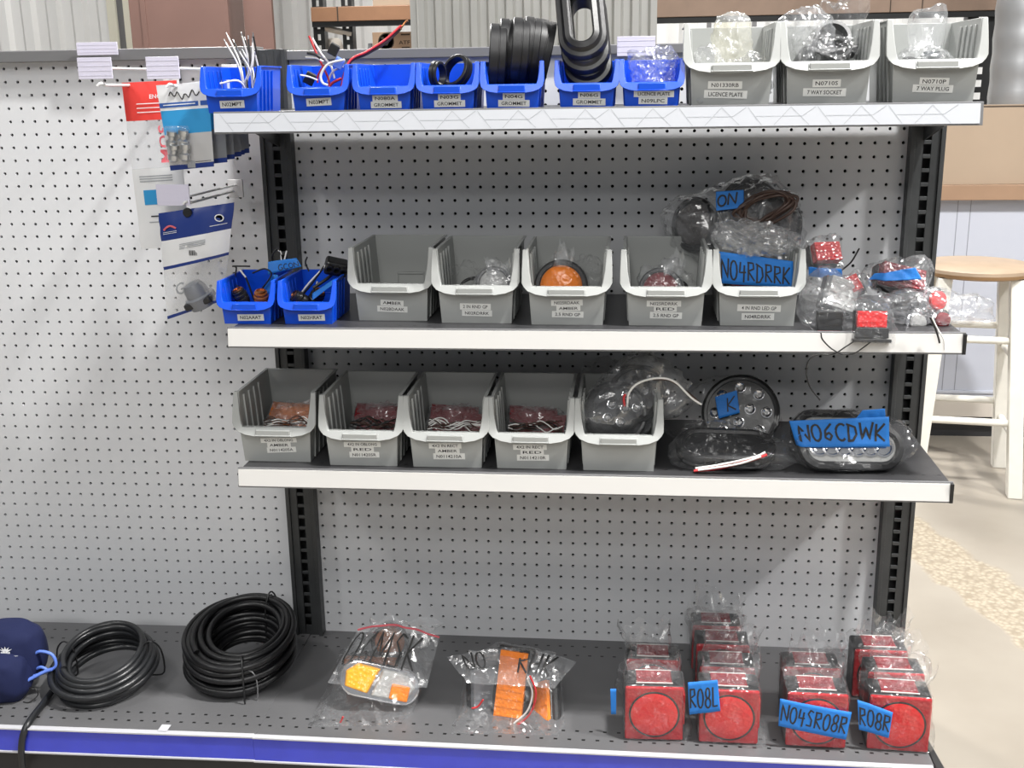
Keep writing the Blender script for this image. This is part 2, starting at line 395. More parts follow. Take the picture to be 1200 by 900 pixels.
def tape(bag, corners, text=None, u=(.06, .94), v=(.2, .8), th=.06, wr=.05, name='tape', jit=.06, lift=.05, flat=.6):
    """strip of painter's tape; corners (x,z) bl, br, tr, tl on the front of the bag"""
    bl, br, tr, tl = [Vector((c[0], 0, c[1])) for c in corners]
    ys = [front(bag, c[0], c[1], lift).y for c in corners]; mid = front(bag, sum(c[0] for c in corners)/4, sum(c[1] for c in corners)/4, lift).y
    ym = min(mid, min(ys)+.25)
    def surf(a, b):
        p = (bl*(1-a)+br*a)*(1-b)+(tl*(1-a)+tr*a)*b
        y = front(bag, p.x, p.z, lift).y; y = min(y, ym+.35); y = y*(1-flat)+flat*min(y, ym)
        p.y = y-wr*abs(noise.noise(Vector((p.x*1.3, p.z*1.3, 4)))) - .02
        return p-bag.base
    t = MB().grid(surf, 24, 8).build(name, 'tape_blue', bag.root, smooth=60, solid=.012)
    if text: scrawl(text, surf, t, u[0], u[1], v[0], v[1], th, jit=jit)
    return t
def sheet(fn, nu, nv, name, m, parent, base, solid=0, smooth=50):
    return MB().grid(lambda a, b: Vector(fn(a, b))-Vector(base), nu, nv).build(name, m, parent, smooth=smooth, solid=solid)
def crumple(p, amp, f=1.2, s=0.):
    q = Vector(p)*f+Vector((s, s*2, s*3)); d, _ = noise.voronoi(q); return amp*((d[1]-d[0])-.4+.6*noise.noise(q*.7))

# ================================================================== the setting
fl = bpy.data.materials.new('floor_concrete'); fl.use_nodes = True; nt = fl.node_tree; b = nt.nodes['Principled BSDF']; N = nt.nodes.new; L = nt.links.new
tc = N('ShaderNodeTexCoord'); n1 = N('ShaderNodeTexNoise'); n1.inputs['Scale'].default_value = 1.6; n1.inputs['Detail'].default_value = 8; L(tc.outputs['Object'], n1.inputs['Vector'])
r1 = N('ShaderNodeValToRGB'); r1.color_ramp.elements[0].color = (.255, .225, .185, 1); r1.color_ramp.elements[1].color = (.36, .325, .275, 1); r1.color_ramp.elements[0].position = .35; r1.color_ramp.elements[1].position = .7
L(n1.outputs['Fac'], r1.inputs[0])
vo = N('ShaderNodeTexVoronoi'); vo.inputs['Scale'].default_value = 80; L(tc.outputs['Object'], vo.inputs['Vector'])
r2 = N('ShaderNodeValToRGB'); r2.color_ramp.elements[0].color = (.42, .365, .28, 1); r2.color_ramp.elements[1].color = (.27, .225, .165, 1); r2.color_ramp.elements[0].position = .12; r2.color_ramp.elements[1].position = .75; L(vo.outputs['Distance'], r2.inputs[0])
# band of exposed aggregate running diagonally across the slab
sp = N('ShaderNodeSeparateXYZ'); L(tc.outputs['Object'], sp.inputs[0])
def mt(op, a, bb):
    n = N('ShaderNodeMath'); n.operation = op
    for i, v in enumerate((a, bb)):
        if isinstance(v, (int, float)): n.inputs[i].default_value = v
        else: L(v, n.inputs[i])
    return n.outputs[0]
n3 = N('ShaderNodeTexNoise'); n3.inputs['Scale'].default_value = 9; L(tc.outputs['Object'], n3.inputs['Vector'])
band = mt('ADD', mt('ADD', mt('MULTIPLY', sp.outputs[0], 1.0), mt('MULTIPLY', sp.outputs[1], .30)), mt('MULTIPLY', mt('SUBTRACT', n3.outputs['Fac'], .5), .10))
dist = mt('ABSOLUTE', mt('SUBTRACT', band, 1.79), 0)
mk = N('ShaderNodeMapRange'); mk.inputs[1].default_value = .105; mk.inputs[2].default_value = .085; L(dist, mk.inputs[0])
mx = N('ShaderNodeMixRGB'); L(mk.outputs[0], mx.inputs[0]); L(r1.outputs[0], mx.inputs[1]); L(r2.outputs[0], mx.inputs[2]); L(mx.outputs[0], b.inputs['Base Color']); b.inputs['Roughness'].default_value = .45
bu = N('ShaderNodeBump'); bu.inputs['Distance'].default_value = .004; L(mt('MULTIPLY', vo.outputs['Distance'], mk.outputs[0]), bu.inputs['Height']); bu.inputs['Strength'].default_value = .5; L(bu.outputs[0], b.inputs['Normal'])
M['floor'] = fl
tag(MB().box(-260, 300, -160, 232, -3, 0).build('floor', 'floor'), kind='structure')
def corrugate(x0, x1, z0, z1, y, pitch, depth, th=.4):
    b = MB(); pf = []
    x = x0
    while x < x1:
        for fx, dy in ((0, 0), (.35, 0), (.5, -depth), (.85, -depth)): pf.append((x+fx*pitch, y+dy))
        x += pitch
    n = len(pf)
    b.add([(a, c, z0) for a, c in pf]+[(a, c, z1) for a, c in pf]+[(a, c+th, z0) for a, c in pf]+[(a, c+th, z1) for a, c in pf],
          [(i, i+1, n+i+1, n+i) for i in range(n-1)]+[(2*n+i+1, 2*n+i, 3*n+i, 3*n+i+1) for i in range(n-1)]+[(n+i, n+i+1, 3*n+i+1, 3*n+i) for i in range(n-1)])
    return b
tag(corrugate(-260, 300, 0, 190, 230, 7.5, 1.2).build('wall_back', 'corrugated'), kind='structure')

# ------------------------------------------------------------------ shelving
def peg_panel(x0, x1, z0, z1, cols, rows, y=0, r=.125, depth=.22):
    b = MB(); n = 8
    xs = [x0]+[c+.5 for c in cols[:-1]]+[x1]; zs = [z1]+[q-.5 for q in rows[:-1]]+[z0]
    ring = [(math.cos(R(22.5+45*k)), math.sin(R(22.5+45*k))) for k in range(n)]
    for i, c in enumerate(cols):
        a0, a1 = xs[i], xs[i+1]
        for j, q in enumerate(rows):
            t1, t0 = zs[j], zs[j+1]
            o = [(c+r*u, y, q+r*v) for u, v in ring]; back = [(p[0], y+depth, p[2]) for p in o]
            cr = [(a1, y, t1), (a0, y, t1), (a0, y, t0), (a1, y, t0)]
            b.add(o+cr+back, [(8, 1, 0, 11), (8, 9, 2, 1), (9, 3, 2), (9, 10, 4, 3), (10, 5, 4), (10, 11, 6, 5), (11, 7, 6), (11, 0, 7)]
                  + [(k, (k+1) % n, 12+(k+1) % n, 12+k) for k in range(n)])
    return b
def raw(b, name, m, parent): # big regular mesh, no clean-up pass
    me = bpy.data.meshes.new(name); me.from_pydata([(a*IN, c*IN, d*IN) for a, c, d in b.v], [], b.f); me.materials.append(M[m])
    bm = bmesh.new(); bm.from_mesh(me); bmesh.ops.remove_doubles(bm, verts=bm.verts, dist=1e-5); bmesh.ops.recalc_face_normals(bm, faces=bm.faces); bm.to_mesh(me); bm.free()
    o = bpy.data.objects.new(name, me); COL.objects.link(o); o.parent = parent; return o
unit = thing('shelving_unit', 'grey pegboard shelving bay with black uprights holding the three loaded shelves', 'shelving', (0, 0, 0))
DK = 5.3
def upright(x, parent):
    b = MB(); y0 = -.9                                         # slotted channel: two flanges and a punched web
    for s in (-1, 1): b.box(x+s*1.05-.16, x+s*1.05+.16, y0-.12, 1.4, .6, 53.3)
    b.box(x-.9, x-.28, y0+.1, y0+.25, .6, 53.3); b.box(x+.28, x+.9, y0+.1, y0+.25, .6, 53.3)
    z = 6.2
    b.box(x-.28, x+.28, y0+.1, y0+.25, .6, z)
    while z < 52: b.box(x-.28, x+.28, y0+.1, y0+.25, z+.72, z+1); z += 1
    b.box(x-.28, x+.28, y0+.1, y0+.25, z, 53.3); b.box(x-1, x+1, .9, 1.3, .6, 53.2)
    return b.build('upright', 'upright', parent, bevel=.03)
upright(0, unit); upright(48, unit)
raw(peg_panel(.6, 47.4, 4.6, 52.62, [1.5+i for i in range(46)], [52-j for j in range(47)]), 'pegboard', 'peg', unit)
MB().box(-.5, 48.5, 1.9, 2.2, .8, 52.6).build('back_sheet', 'void', unit)
MB().box(-1.2, 49.2, -.55, 2.3, 52.5, 53.2).build('top_rail', 'rail', unit, bevel=.06)
def base(parent, x0, x1):
    MB().box(x0, x1, -16.05, .1, DK-.18, DK).build('base_deck', 'deck', parent, bevel=.03)
    MB().box(x0+.1, x1-.1, -15.7, -15.4, .15, DK-.2).build('kick_plate', 'kick', parent, bevel=.04)
    st = MB(); st.prism([(x0+.12, -16.12, DK-.06), (x0+.12, -16.35, DK-.12), (x0+.12, -16.45, DK-1.85), (x0+.12, -16.2, DK-1.9)], [(x1-.12, -16.12, DK-.06), (x1-.12, -16.35, DK-.12), (x1-.12, -16.45, DK-1.85), (x1-.12, -16.2, DK-1.9)])
    st.build('price_strip', 'blue_strip', parent, bevel=.03)
    e = MB().box(x0+.1, x1-.1, -16.5, -16.02, DK-.1, DK+.03); e.box(x0+.1, x1-.1, -16.55, -16.1, DK-2.0, DK-1.86); e.build('strip_edge', 'clear_edge', parent, bevel=.02)
base(unit, .1, 47.9)
for q in (.05, 47.4): MB().box(q, q+.55, -15.6, -.2, 0, DK-.2).build('base_side', 'kick', unit)
ec = MB().prism([(47.9, -16.6, 3.0), (48.55, -16.6, 3.0), (48.55, -16.6, 5.35), (47.9, -16.6, 5.35)], [(47.9, -12.5, 3.0), (48.3, -12.5, 3.0), (48.3, -12.5, 5.3), (47.9, -12.5, 5.3)])
ec.build('end_cap', 'black_plastic', unit, bevel=.08)
lb = thing('shelving_unit', 'long empty pegboard bay left of the loaded shelves, angled slightly forward', 'shelving', (0, 0, -.04), (0, 0, .018))
raw(peg_panel(-47.3, -.9, 4.9, 52.9, [-1.54-i for i in range(45, -1, -1)], [52.31-j for j in range(47)], .45), 'pegboard', 'peg', lb)
MB().box(-48.5, -1.1, 1.9, 2.2, .8, 52.6).build('back_sheet', 'void', lb)
MB().box(-49.0, -1.25, -.55, 1.85, 52.75, 53.6).build('top_rail', 'rail', lb, bevel=.06)
upright(-48.2, lb); DK += .08
base(lb, -48.2, .04)
DK -= .08

def shelf(label, zt, dy, dsg):
    """zt top of the front rail, dy front edge"""
    t = thing('shelf', label, 'shelf', (24, 0, zt-1.2))
    y0 = dy
    MB().box(-23.85, 23.85, y0+.3, -.75, .95, 1.1).box(-23.85, 23.85, y0+.3, y0+.42, .1, 1.0).box(-23.85, 23.85, -.95, -.8, .1, 1.0).build('tray', 'tray', t, bevel=.02)
    rl = MB(); x0, x1 = -24.05, 24.0
    rl.prism([(x0, y0+.28, 1.2), (x0, y0+.1, 1.2), (x0, y0-.05, -.2), (x0, y0+.28, -.2)], [(x1, y0+.28, 1.2), (x1, y0+.1, 1.2), (x1, y0-.05, -.2), (x1, y0+.28, -.2)])
    sa = MB(); sa.prism([(x0+.05, y0+.08, 1.1), (x0+.05, y0+.02, 1.1), (x0+.05, y0-.1, -.08), (x0+.05, y0-.03, -.08)], [(x1-.2, y0+.08, 1.1), (x1-.2, y0+.02, 1.1), (x1-.2, y0-.1, -.08), (x1-.2, y0-.03, -.08)])
    rl.build('front_rail', 'rail', t, bevel=.02)
    ps = sa.build('price_strip', 'pattern_strip' if dsg else 'white_strip', t)
    if dsg:                                                    # grey geometric line print
        b = MB(); rnd = random.Random(3)
        def ln(x, z, x2, z2, w=.011):
            d = Vector((x2-x, 0, z2-z)).normalized(); n = Vector((-d.z, 0, d.x))*w
            def P(q, zz): return Vector((q, y0-.1+(zz+.08)/1.18*.12-.012, zz))
            b.add([P(x+n.x, z+n.z), P(x2+n.x, z2+n.z), P(x2-n.x, z2-n.z), P(x-n.x, z-n.z)], [(0, 1, 2, 3)])
        x = -23.6
        while x < 20:
            ln(x, 1.05, x+.85, -.02); ln(x+.5, .5, x+2.0, .5); ln(x+2.6, 1.05, x+1.6, -.02); ln(x+2.1, .5, x+3.3, .5); ln(x+2.6, 1.05, x+3.7, -.02); ln(x+3.3, .5, x+4.1, 1.05)
            x += 4.2
        b.build('line_print', 'grey_ink', ps)
    if not dsg: MB().box(x1-.22, x1+.02, y0-.12, y0+.5, -.2, 1.12).build('end_cap', 'black_plastic', t, bevel=.03)
    for s in (-1, 1):
        xx = s*23.75
        bk = MB().prism([(xx-.06, -.8, 1.0), (xx-.06, y0+3, 1.0), (xx-.06, y0+3, .5), (xx-.06, -.8, -1.7)], [(xx+.06, -.8, 1.0), (xx+.06, y0+3, 1.0), (xx+.06, y0+3, .5), (xx+.06, -.8, -1.7)])
        bk.build('bracket', 'upright', t)
    return t
ZT, ZM, ZL = 49.1, 35.02, 25.1
shelf('top shelf with white patterned price strip, holding seven blue and three grey bins', ZT, -13.4, True)
shelf('middle shelf with plain white price strip below two blue and five grey bins', ZM, -14.1, False)
shelf('lowest hung shelf with white price strip below five grey bins in a row', ZL, -14.3, False)
TS, MS, LS = ZT-.1, ZM-.1, ZL-.1       # tray surfaces

# ------------------------------------------------------------------ bins
def make_bin(name, label, cx, y, z, W, D, H, lip, lb, m, group, labels=(), rz=0):
    """y: front of the rim; label lines (text, dx, z, w, h, tilt)"""
    t = thing(name, label, 'bin', (cx, y, z), (0, 0, rz), group)
    g = W/6.0; th = .09; wb = W/2-.62*g; wt = W/2-.33*g; fy0, fy1 = .62*g, .42*g
    def xs(zz): return wb+(wt-wb)*zz/H
    def yf(zz): return fy0+(fy1-fy0)*zz/lip if zz <= lip else fy1+(.55*g)*(zz-lip)/(H-lip)
    b = MB()
    b.box(-wb, wb, fy0, D, 0, th)
    for s in (-1, 1):
        pr = [(fy0, 0), (D, 0), (D, H), (yf(H), H), (fy1, lip)]
        b.prism([(s*xs(zz), yy, zz) for yy, zz in pr], [(s*(xs(zz)-th), yy, zz) for yy, zz in pr])
        b.prism([(s*(xs(H)-th+.01), yf(H)+.02, H-.1), (s*(xs(H)+.13*g), yf(H)+.02, H-.1), (s*(xs(H)+.13*g), yf(H)+.02, H+.004), (s*(xs(H)-th+.01), yf(H)+.02, H+.004)],
                [(s*(xs(H)-th+.01), D+.08, H-.1), (s*(xs(H)+.13*g), D+.08, H-.1), (s*(xs(H)+.13*g), D+.08, H+.004), (s*(xs(H)-th+.01), D+.08, H+.004)])
        for k in range(4):                                     # stiffening ribs outside and inside
            yy = fy1+(D-fy1)*(.16+.15*k); h1 = H-.12-.25*g
            b.hexa([(s*xs(.1), yy, .1), (s*(xs(.1)+.10), yy, .1), (s*(xs(h1)+.10), yy, h1), (s*xs(h1), yy, h1)], [(s*xs(.1), yy+.16, .1), (s*(xs(.1)+.10), yy+.16, .1), (s*(xs(h1)+.10), yy+.16, h1), (s*xs(h1), yy+.16, h1)])
            b.hexa([(s*(xs(.1)-th), yy, .1), (s*(xs(.1)-.22*g), yy, .1), (s*(xs(h1)-.22*g), yy, h1), (s*(xs(h1)-th), yy, h1)], [(s*(xs(.1)-th), yy+.30*g, .1), (s*(xs(.1)-.22*g), yy+.30*g, .1), (s*(xs(h1)-.22*g), yy+.30*g, h1), (s*(xs(h1)-th), yy+.30*g, h1)])
    b.hexa([(-xs(0), D-th, 0), (xs(0), D-th, 0), (xs(H), D-th, H), (-xs(H), D-th, H)], [(-xs(0), D, 0), (xs(0), D, 0), (xs(H), D, H), (-xs(H), D, H)])
    b.box(-xs(H)+.03, xs(H)-.03, D-th+.02, D+.1, H-.12, H-.004)
    b.box(-1.0*g, 1.0*g, D-th-.08*g, D-th, H*.42, H*.45); b.box(-1.0*g, -.93*g, D-th-.08*g, D-th, .1, H*.45); b.box(.93*g, 1.0*g, D-th-.08*g, D-th, .1, H*.45)
    b.hexa([(-xs(0), fy0, 0), (xs(0), fy0, 0), (xs(lip), fy1, lip), (-xs(lip), fy1, lip)], [(-xs(0), fy0+th, 0), (xs(0), fy0+th, 0), (xs(lip), fy1+th, lip), (-xs(lip), fy1+th, lip)])
    b.build('body', m, t, bevel=.03, smooth=35)
    # rim: wide turned-out collar round the mouth
    o = W/2; path_o = [(o-.05*g, H), (o, lip+.9*g), (o, lip+.25*g), (o-.12*g, lb+.62*g), (o-.38*g, lb+.36*g), (o-.95*g, lb+.14*g), (o-1.7*g, lb+.03*g), (0, lb)]
    path_i = [(o-.36*g, H), (o-.50*g, lip+1.0*g), (o-.62*g, lip+.3*g), (o-.70*g, lip+.03), (o-.72*g, lip), (o-1.0*g, lip), (o-1.7*g, lip), (0, lip)]
    def ry(zz): return (.24*g-.36*g*(lip-zz)/(lip-lb)) if zz <= lip else .24*g+.62*g*(zz-lip)/(H-lip)
    po = path_o+[(-x, zz) for x, zz in path_o[-2::-1]]; pi = path_i+[(-x, zz) for x, zz in path_i[-2::-1]]
    n = len(po); rb = MB(); dp = .30*g
    vs = [(x, ry(zz), zz) for x, zz in po]+[(x, ry(zz), zz) for x, zz in pi]+[(x, ry(zz)+dp, zz) for x, zz in po]+[(x, ry(zz)+dp+.12*g, zz) for x, zz in pi]
    fs = []
    for i in range(n-1): fs += [(i, i+1, n+i+1, n+i), (2*n+i+1, 2*n+i, 3*n+i, 3*n+i+1), (i+1, i, 2*n+i, 2*n+i+1), (n+i, n+i+1, 3*n+i+1, 3*n+i)]
    fs += [(0, n, 3*n, 2*n), (n-1, 2*n-1, 4*n-1, 3*n-1)]
    rb.add(vs, fs)
    zz0, zz1 = lb+.10*g, lip-.12*g                             # label pocket moulded in the lip
    for sx in (-1, 1): rb.hexa([(sx*1.18*g, ry(zz0)-.07*g, zz0), (sx*1.28*g, ry(zz0)-.07*g, zz0), (sx*1.28*g, ry(zz1)-.05*g, zz1), (sx*1.18*g, ry(zz1)-.05*g, zz1)], [(sx*1.18*g, ry(zz0)+.05, zz0), (sx*1.28*g, ry(zz0)+.05, zz0), (sx*1.28*g, ry(zz1)+.05, zz1), (sx*1.18*g, ry(zz1)+.05, zz1)])
    rb.box(-1.2*g, 1.2*g, ry(zz0)-.03*g, ry(zz1)+.06, zz0, zz1)
    rb.box(-1.28*g, 1.28*g, ry(zz0)-.09*g, ry(zz0)+.05, zz0-.03*g, zz0+.05*g)
    rb.build('rim', m, t, bevel=.035, smooth=40)
    tilt = math.atan2(fy0-fy1, lip)
    for (s, dx, lz, lw, lh, rr) in labels:
        y_ = fy0+(fy1-fy0)*lz/lip
        mx_ = ty((dx, y_-.02, lz), tilt, 0, 0) @ Matrix.Rotation(R(rr), 4, 'Y')
        l = MB().box(-lw/2, lw/2, -.006, .012, -lh/2, lh/2).xf(mx_).build('label', 'label', t)
        lettering(s, mx_ @ Matrix.Translation((0, -.012, 0)), lw*.80, lh*.52, l)
    t['zbase'] = z
    del t['zbase']
    return t
BW, BD, BH, BL, BB = 4.1, 5.4, 2.95, 1.55, .98
GW, GD, GH, GLp, GB = 6.0, 7.6, 5.0, 2.62, 2.0
GT = 'bins along the top shelf'; 
blue_top = [('T1', .95, -12.8, [('N02MPT', .0, .55, 1.65, .48, -1)], 'blue bin at far left of top shelf, bunch of black and white wires inside'),
 ('T2', 6.75, -12.8, [('N03MPT', .0, .62, 1.65, .48, -2)], 'blue bin second from left on top shelf, tangled red white and black wires inside'),
 ('T3', 11.07, -12.8, [('N080A', .05, .78, 1.65, .40, 0), ('GROMMET', .1, .38, 2.0, .42, 0)], 'empty blue bin on top shelf'),
 ('T4', 15.2, -12.8, [('N03G', .1, .80, 1.45, .40, 0), ('GROMMET', .1, .40, 2.0, .42, 0)], 'blue bin on top shelf with small loose black grommets inside'),
 ('T5', 19.33, -12.8, [('N04G', .1, .78, 1.4, .40, 1), ('GROMMET', .1, .36, 2.0, .42, 1)], 'blue bin on top shelf stuffed with big round black grommets'),
 ('T6', 24.06, -12.8, [('N06G', .15, .80, 1.4, .40, 1), ('GROMMET', .15, .38, 2.05, .42, 1)], 'blue bin on top shelf with tall oval black grommets sticking out'),
 ('T7', 28.11, -12.8, [('LICENCE PLATE', .15, .82, 2.5, .40, 1), ('N09LPC', .1, .40, 1.8, .42, 1)], 'blue bin on top shelf holding a clear crumpled bag, beside the grey bins')]
BIN = {}
for k, cx, y, lbs, lab in blue_top:
    BIN[k] = make_bin('storage_bin', lab, cx, y, TS, BW, BD, BH, BL, BB, 'blue_plastic', 'small blue bins', lbs)
for k, cx, y, lbs, lab in [('G8', 33.0, -12.8, [('N01330RB', -.35, 1.28, 2.1, .46, 1), ('LICENCE PLATE', -.3, .72, 2.65, .48, 2)], 'grey bin on top shelf nearest the blue bins, clear bags of small parts inside'),
    ('G9', 38.88, -12.8, [('N0710S', -.05, 1.30, 1.7, .46, 0), ('7 WAY SOCKET', -.15, .76, 2.6, .48, 1)], 'middle grey bin of the three on top shelf, bag of dark sockets inside'),
    ('G10', 45.25, -12.8, [('N0710P', .0, 1.30, 1.75, .46, 2), ('7 WAY PLUG', -.05, .88, 2.4, .46, 2)], 'grey bin at right end of top shelf, bag of plugs inside')]:
    BIN[k] = make_bin('storage_bin', lab, cx, y, TS, GW, GD, GH, GLp, GB, 'grey_plastic', 'large grey bins on the top shelf', lbs)
for k, cx, y, lbs, lab in [('B1', .85, -12.85, [('N02AAAT', .25, .46, 1.85, .46, -1)], 'left one of two blue bins on middle shelf, brown sockets with wires inside'),
    ('B2', 5.1, -12.75, [('N02HRAT', .25, .46, 1.85, .46, -1)], 'right one of two blue bins on middle shelf, black wired sockets inside')]:
    BIN[k] = make_bin('storage_bin', lab, cx, y, MS, BW, BD, BH, BL, BB, 'blue_plastic', 'small blue bins', lbs)
for k, cx, y, lbs, lab in [('M1', 10.7, -11.65, [('AMBER', .0, 1.25, 1.6, .40, 3), ('N02BDAAK', .0, .82, 2.1, .42, 2)], 'empty grey bin on middle shelf labelled AMBER, beside the blue bins'),
    ('M2', 16.6, -12.3, [('2 IN RND GP', -.05, 1.15, 2.1, .44, 1), ('N02RDRRK', .05, .70, 2.05, .42, 1)], 'grey bin on middle shelf labelled 2 IN RND GP, dark lamp in bag'),
    ('M3', 22.75, -12.65, [('N025RDAAK', .0, 1.52, 2.1, .40, -1), ('AMBER', .1, 1.14, 1.6, .36, -1), ('2.5 RND GP', .05, .72, 2.1, .42, 1)], 'grey bin on middle shelf with round amber lamp showing'),
    ('M4', 29.25, -12.7, [('N025RDRRK', -.1, 1.50, 2.25, .40, 0), ('RED', .0, 1.14, 1.5, .38, 0), ('2.5 RND GP', .05, .70, 2.1, .44, 1)], 'grey bin on middle shelf labelled RED, dark round lamp in bag'),
    ('M5', 35.24, -12.55, [('4 IN RND LED GP', .1, 1.20, 2.8, .46, 1), ('N04RDRRK', .05, .62, 2.1, .46, 0)], 'grey bin at right end of middle shelf row, overfilled with taped clear bags')]:
    BIN[k] = make_bin('storage_bin', lab, cx, y, MS, GW, GD, GH, GLp, GB, 'grey_plastic', 'large grey bins on the middle shelf', lbs)
for k, cx, y, lbs, lab in [('L1', 2.28, -13.1, [('4X2 IN OBLONG', .2, 1.62, 2.6, .36, -2), ('AMBER', .2, 1.26, 1.7, .38, -2), ('N0114205A', .35, .90, 2.1, .40, -3)], 'grey bin at left end of lowest hung shelf, amber lamps in it'),
    ('L2', 8.59, -13.6, [('4X2 IN OBLONG', .0, 1.60, 2.6, .40, -1), ('RED', .0, 1.22, 1.6, .38, -1), ('N0114205R', .1, .82, 2.1, .42, -1)], 'grey bin on lowest hung shelf labelled OBLONG RED, red lamps inside'),
    ('L3', 14.5, -13.6, [('4X2 IN RECT', -.1, 1.60, 2.25, .40, -1), ('AMBER', .05, 1.22, 1.7, .38, -1), ('N0114210A', .15, .82, 2.2, .44, -1)], 'middle grey bin on lowest hung shelf labelled RECT AMBER'),
    ('L4', 20.35, -13.55, [('4X2 IN RECT', -.1, 1.60, 2.3, .40, -1), ('RED', .05, 1.22, 1.6, .38, -1), ('N0114210R', .1, .82, 2.2, .44, -1)], 'grey bin on lowest hung shelf labelled RECT RED'),
    ('L5', 26.28, -13.6, [], 'unlabelled grey bin on lowest hung shelf, big clear bag of black lamps bulging out')]:
    BIN[k] = make_bin('storage_bin', lab, cx, y, LS, GW, GD, GH, GLp, GB, 'grey_plastic', 'large grey bins on the lowest hung shelf', lbs)

# ================================================================== lamps, grommets, wires
def pxr(path, Y): return [at(a, b, Y) for a, b in path]
def ell(c, rx, ry, rz, n=60):
    out = []
    for i in range(n):
        z = 1-2*(i+.5)/n; r = math.sqrt(1-z*z); a = i*2.39996
        out.append(Vector((c[0]+rx*r*math.cos(a), c[1]+ry*r*math.sin(a), c[2]+rz*z)))
    return out
def wire(name, pts, r, m, parent, base): return MB().tube([Vector(p)-Vector(base) for p in pts], r, 8).build(name, m, parent, smooth=60)
FACE = R(90)                                      # lathe axis +z turned to face -y
def round_lamp(label, c, r, lm, rot=(0, 0, 0), dome=.35, group=None, ring='rubber', name='marker_lamp'):
    """round lamp; origin at the back centre, face along -y"""
    t = thing(name, label, 'lamp', c, rot, group); X = Matrix.Rotation(FACE, 4, 'X')
    MB().lathe([(0, -.7), (r*.7, -.7), (r*.95, -.3), (r, 0), (r, .28), (r*.93, .4), (r*.82, .38), (r*.8, .2)], 40, X).build('grommet', ring, t, smooth=35)
    MB().lathe([(r*.79, .15), (r*.76, .3+dome*.35), (r*.6, .3+dome*.75), (r*.35, .3+dome*.95), (0, .3+dome)], 40, X).build('lens', lm, t, smooth=60)
    return t
def led_lamp(label, c, r, rot, spots, group=None):
    t = thing('work_lamp', label, 'lamp', c, rot, group); X = Matrix.Rotation(FACE, 4, 'X')
    MB().lathe([(0, -1.1), (r*.8, -1.1), (r*.97, -.5), (r, 0), (r, .22), (r*.93, .34), (r*.86, .30), (r*.85, .12), (0, .10)], 44, X).build('housing', 'black_plastic', t, smooth=35)
    for k, (u, v) in enumerate(spots):
        mt_ = Matrix.Translation((u*r, -.12, v*r)) @ X
        MB().lathe([(r*.145, 0), (r*.145, .16), (r*.125, .17), (r*.06, .03), (0, .02)], 18, mt_).build('reflector', 'chrome', t, smooth=40)
        MB().lathe([(r*.05, .03), (r*.045, .09), (0, .12)], 12, mt_).build('diode', 'lens_clear', t, smooth=60)
    return t
def oval_lamp(label, c, a, r, rot, lm, n=5, group=None):
    t = thing('oval_lamp', label, 'lamp', c, rot, group); X = Matrix.Rotation(FACE, 4, 'X')
    pa = stadium(a, r, 14)
    MB().sweep(pa, [(-.32, 0), (-.32, .5), (-.12, .62), (.18, .55), (.25, .3), (.12, .2), (.12, -.1), (.22, -.2), (.1, -.5), (-.32, -.5)], X).build('grommet', 'rubber', t, smooth=35)
    q = stadium(a, r-.3, 14); b = MB(); b.prism([(x, -.05, y) for x, y, _, _ in q], [(x, -.38, y) for x, y, _, _ in q]); b.build('lens', lm, t, bevel=.05)
    for k in range(n):
        x = (k-(n-1)/2)*(2*a+r*.9)/n
        MB().lathe([(r*.52, 0), (r*.52, .1), (r*.42, .12), (r*.36, .03), (r*.2, .10), (0, .04)], 20, Matrix.Translation((x, -.36, 0)) @ X).build('reflector', 'chrome', t, smooth=40)
    return t
def box_lamp(label, c, w, h, d, lm, rot=(0, 0, 0), group=None, ribs=3, name='marker_lamp'):
    """rectangular lamp, face to -y, standing on z=0"""
    t = thing(name, label, 'lamp', c, rot, group)
    MB().box(-w/2, w/2, -d*.55, 0, 0, h).build('base', 'black_plastic', t, bevel=.08)
    b = MB().box(-w/2+.1, w/2-.1, -d, -d*.5, .1, h-.1)
    for k in range(ribs): b.box(-w/2+.18, w/2-.18, -d-.04, -d, .1+(h-.2)*(k+.35)/ribs, .1+(h-.2)*(k+.65)/ribs)
    b.build('lens', lm, t, bevel=.06, smooth=40)
    return t
def trailer_light(label, x, y, z, group='square red trailer lights', rz=0, w=4.25):
    t = thing('trailer_light', label, 'lamp', (x, y, z), (0, 0, rz), group); h = w*1.02; d = 2.5
    MB().box(-w/2, w/2, .25, d, .05, h).build('housing', 'black_plastic', t, bevel=.18, seg=3)
    MB().box(-w/2+.02, w/2-.02, 0, .3, .06, h-.02).build('bezel_lens', 'lens_mid_red', t, bevel=.14, seg=3)
    X = ty((0, 0, h*.5), FACE)
    MB().lathe([(w*.43, 0), (w*.43, .05), (w*.405, .06), (w*.405, .02), (w*.395, .02)], 48, X).build('ring', 'black_plastic', t, smooth=40)
    MB().lathe([(w*.40, 0), (w*.395, .08), (w*.34, .14), (w*.22, .15), (0, .16)], 48, X).build('round_lens', 'lens_red', t, smooth=50)
    MB().box(-w*.30, w*.30, .5, d-.25, h-.02, h+.10).build('top_lens', 'lens_dark_red', t, bevel=.04)
    MB().box(w/2-.03, w/2+.10, .5, d-.4, h*.25, h*.8).build('side_lens', 'lens_red', t, bevel=.04)
    for yy in (.48, d-.27): MB().box(-w*.31, w*.31, yy-.04, yy+.03, h+.06, h+.13).build('lens_edge', 'wire_white', t)
    return t
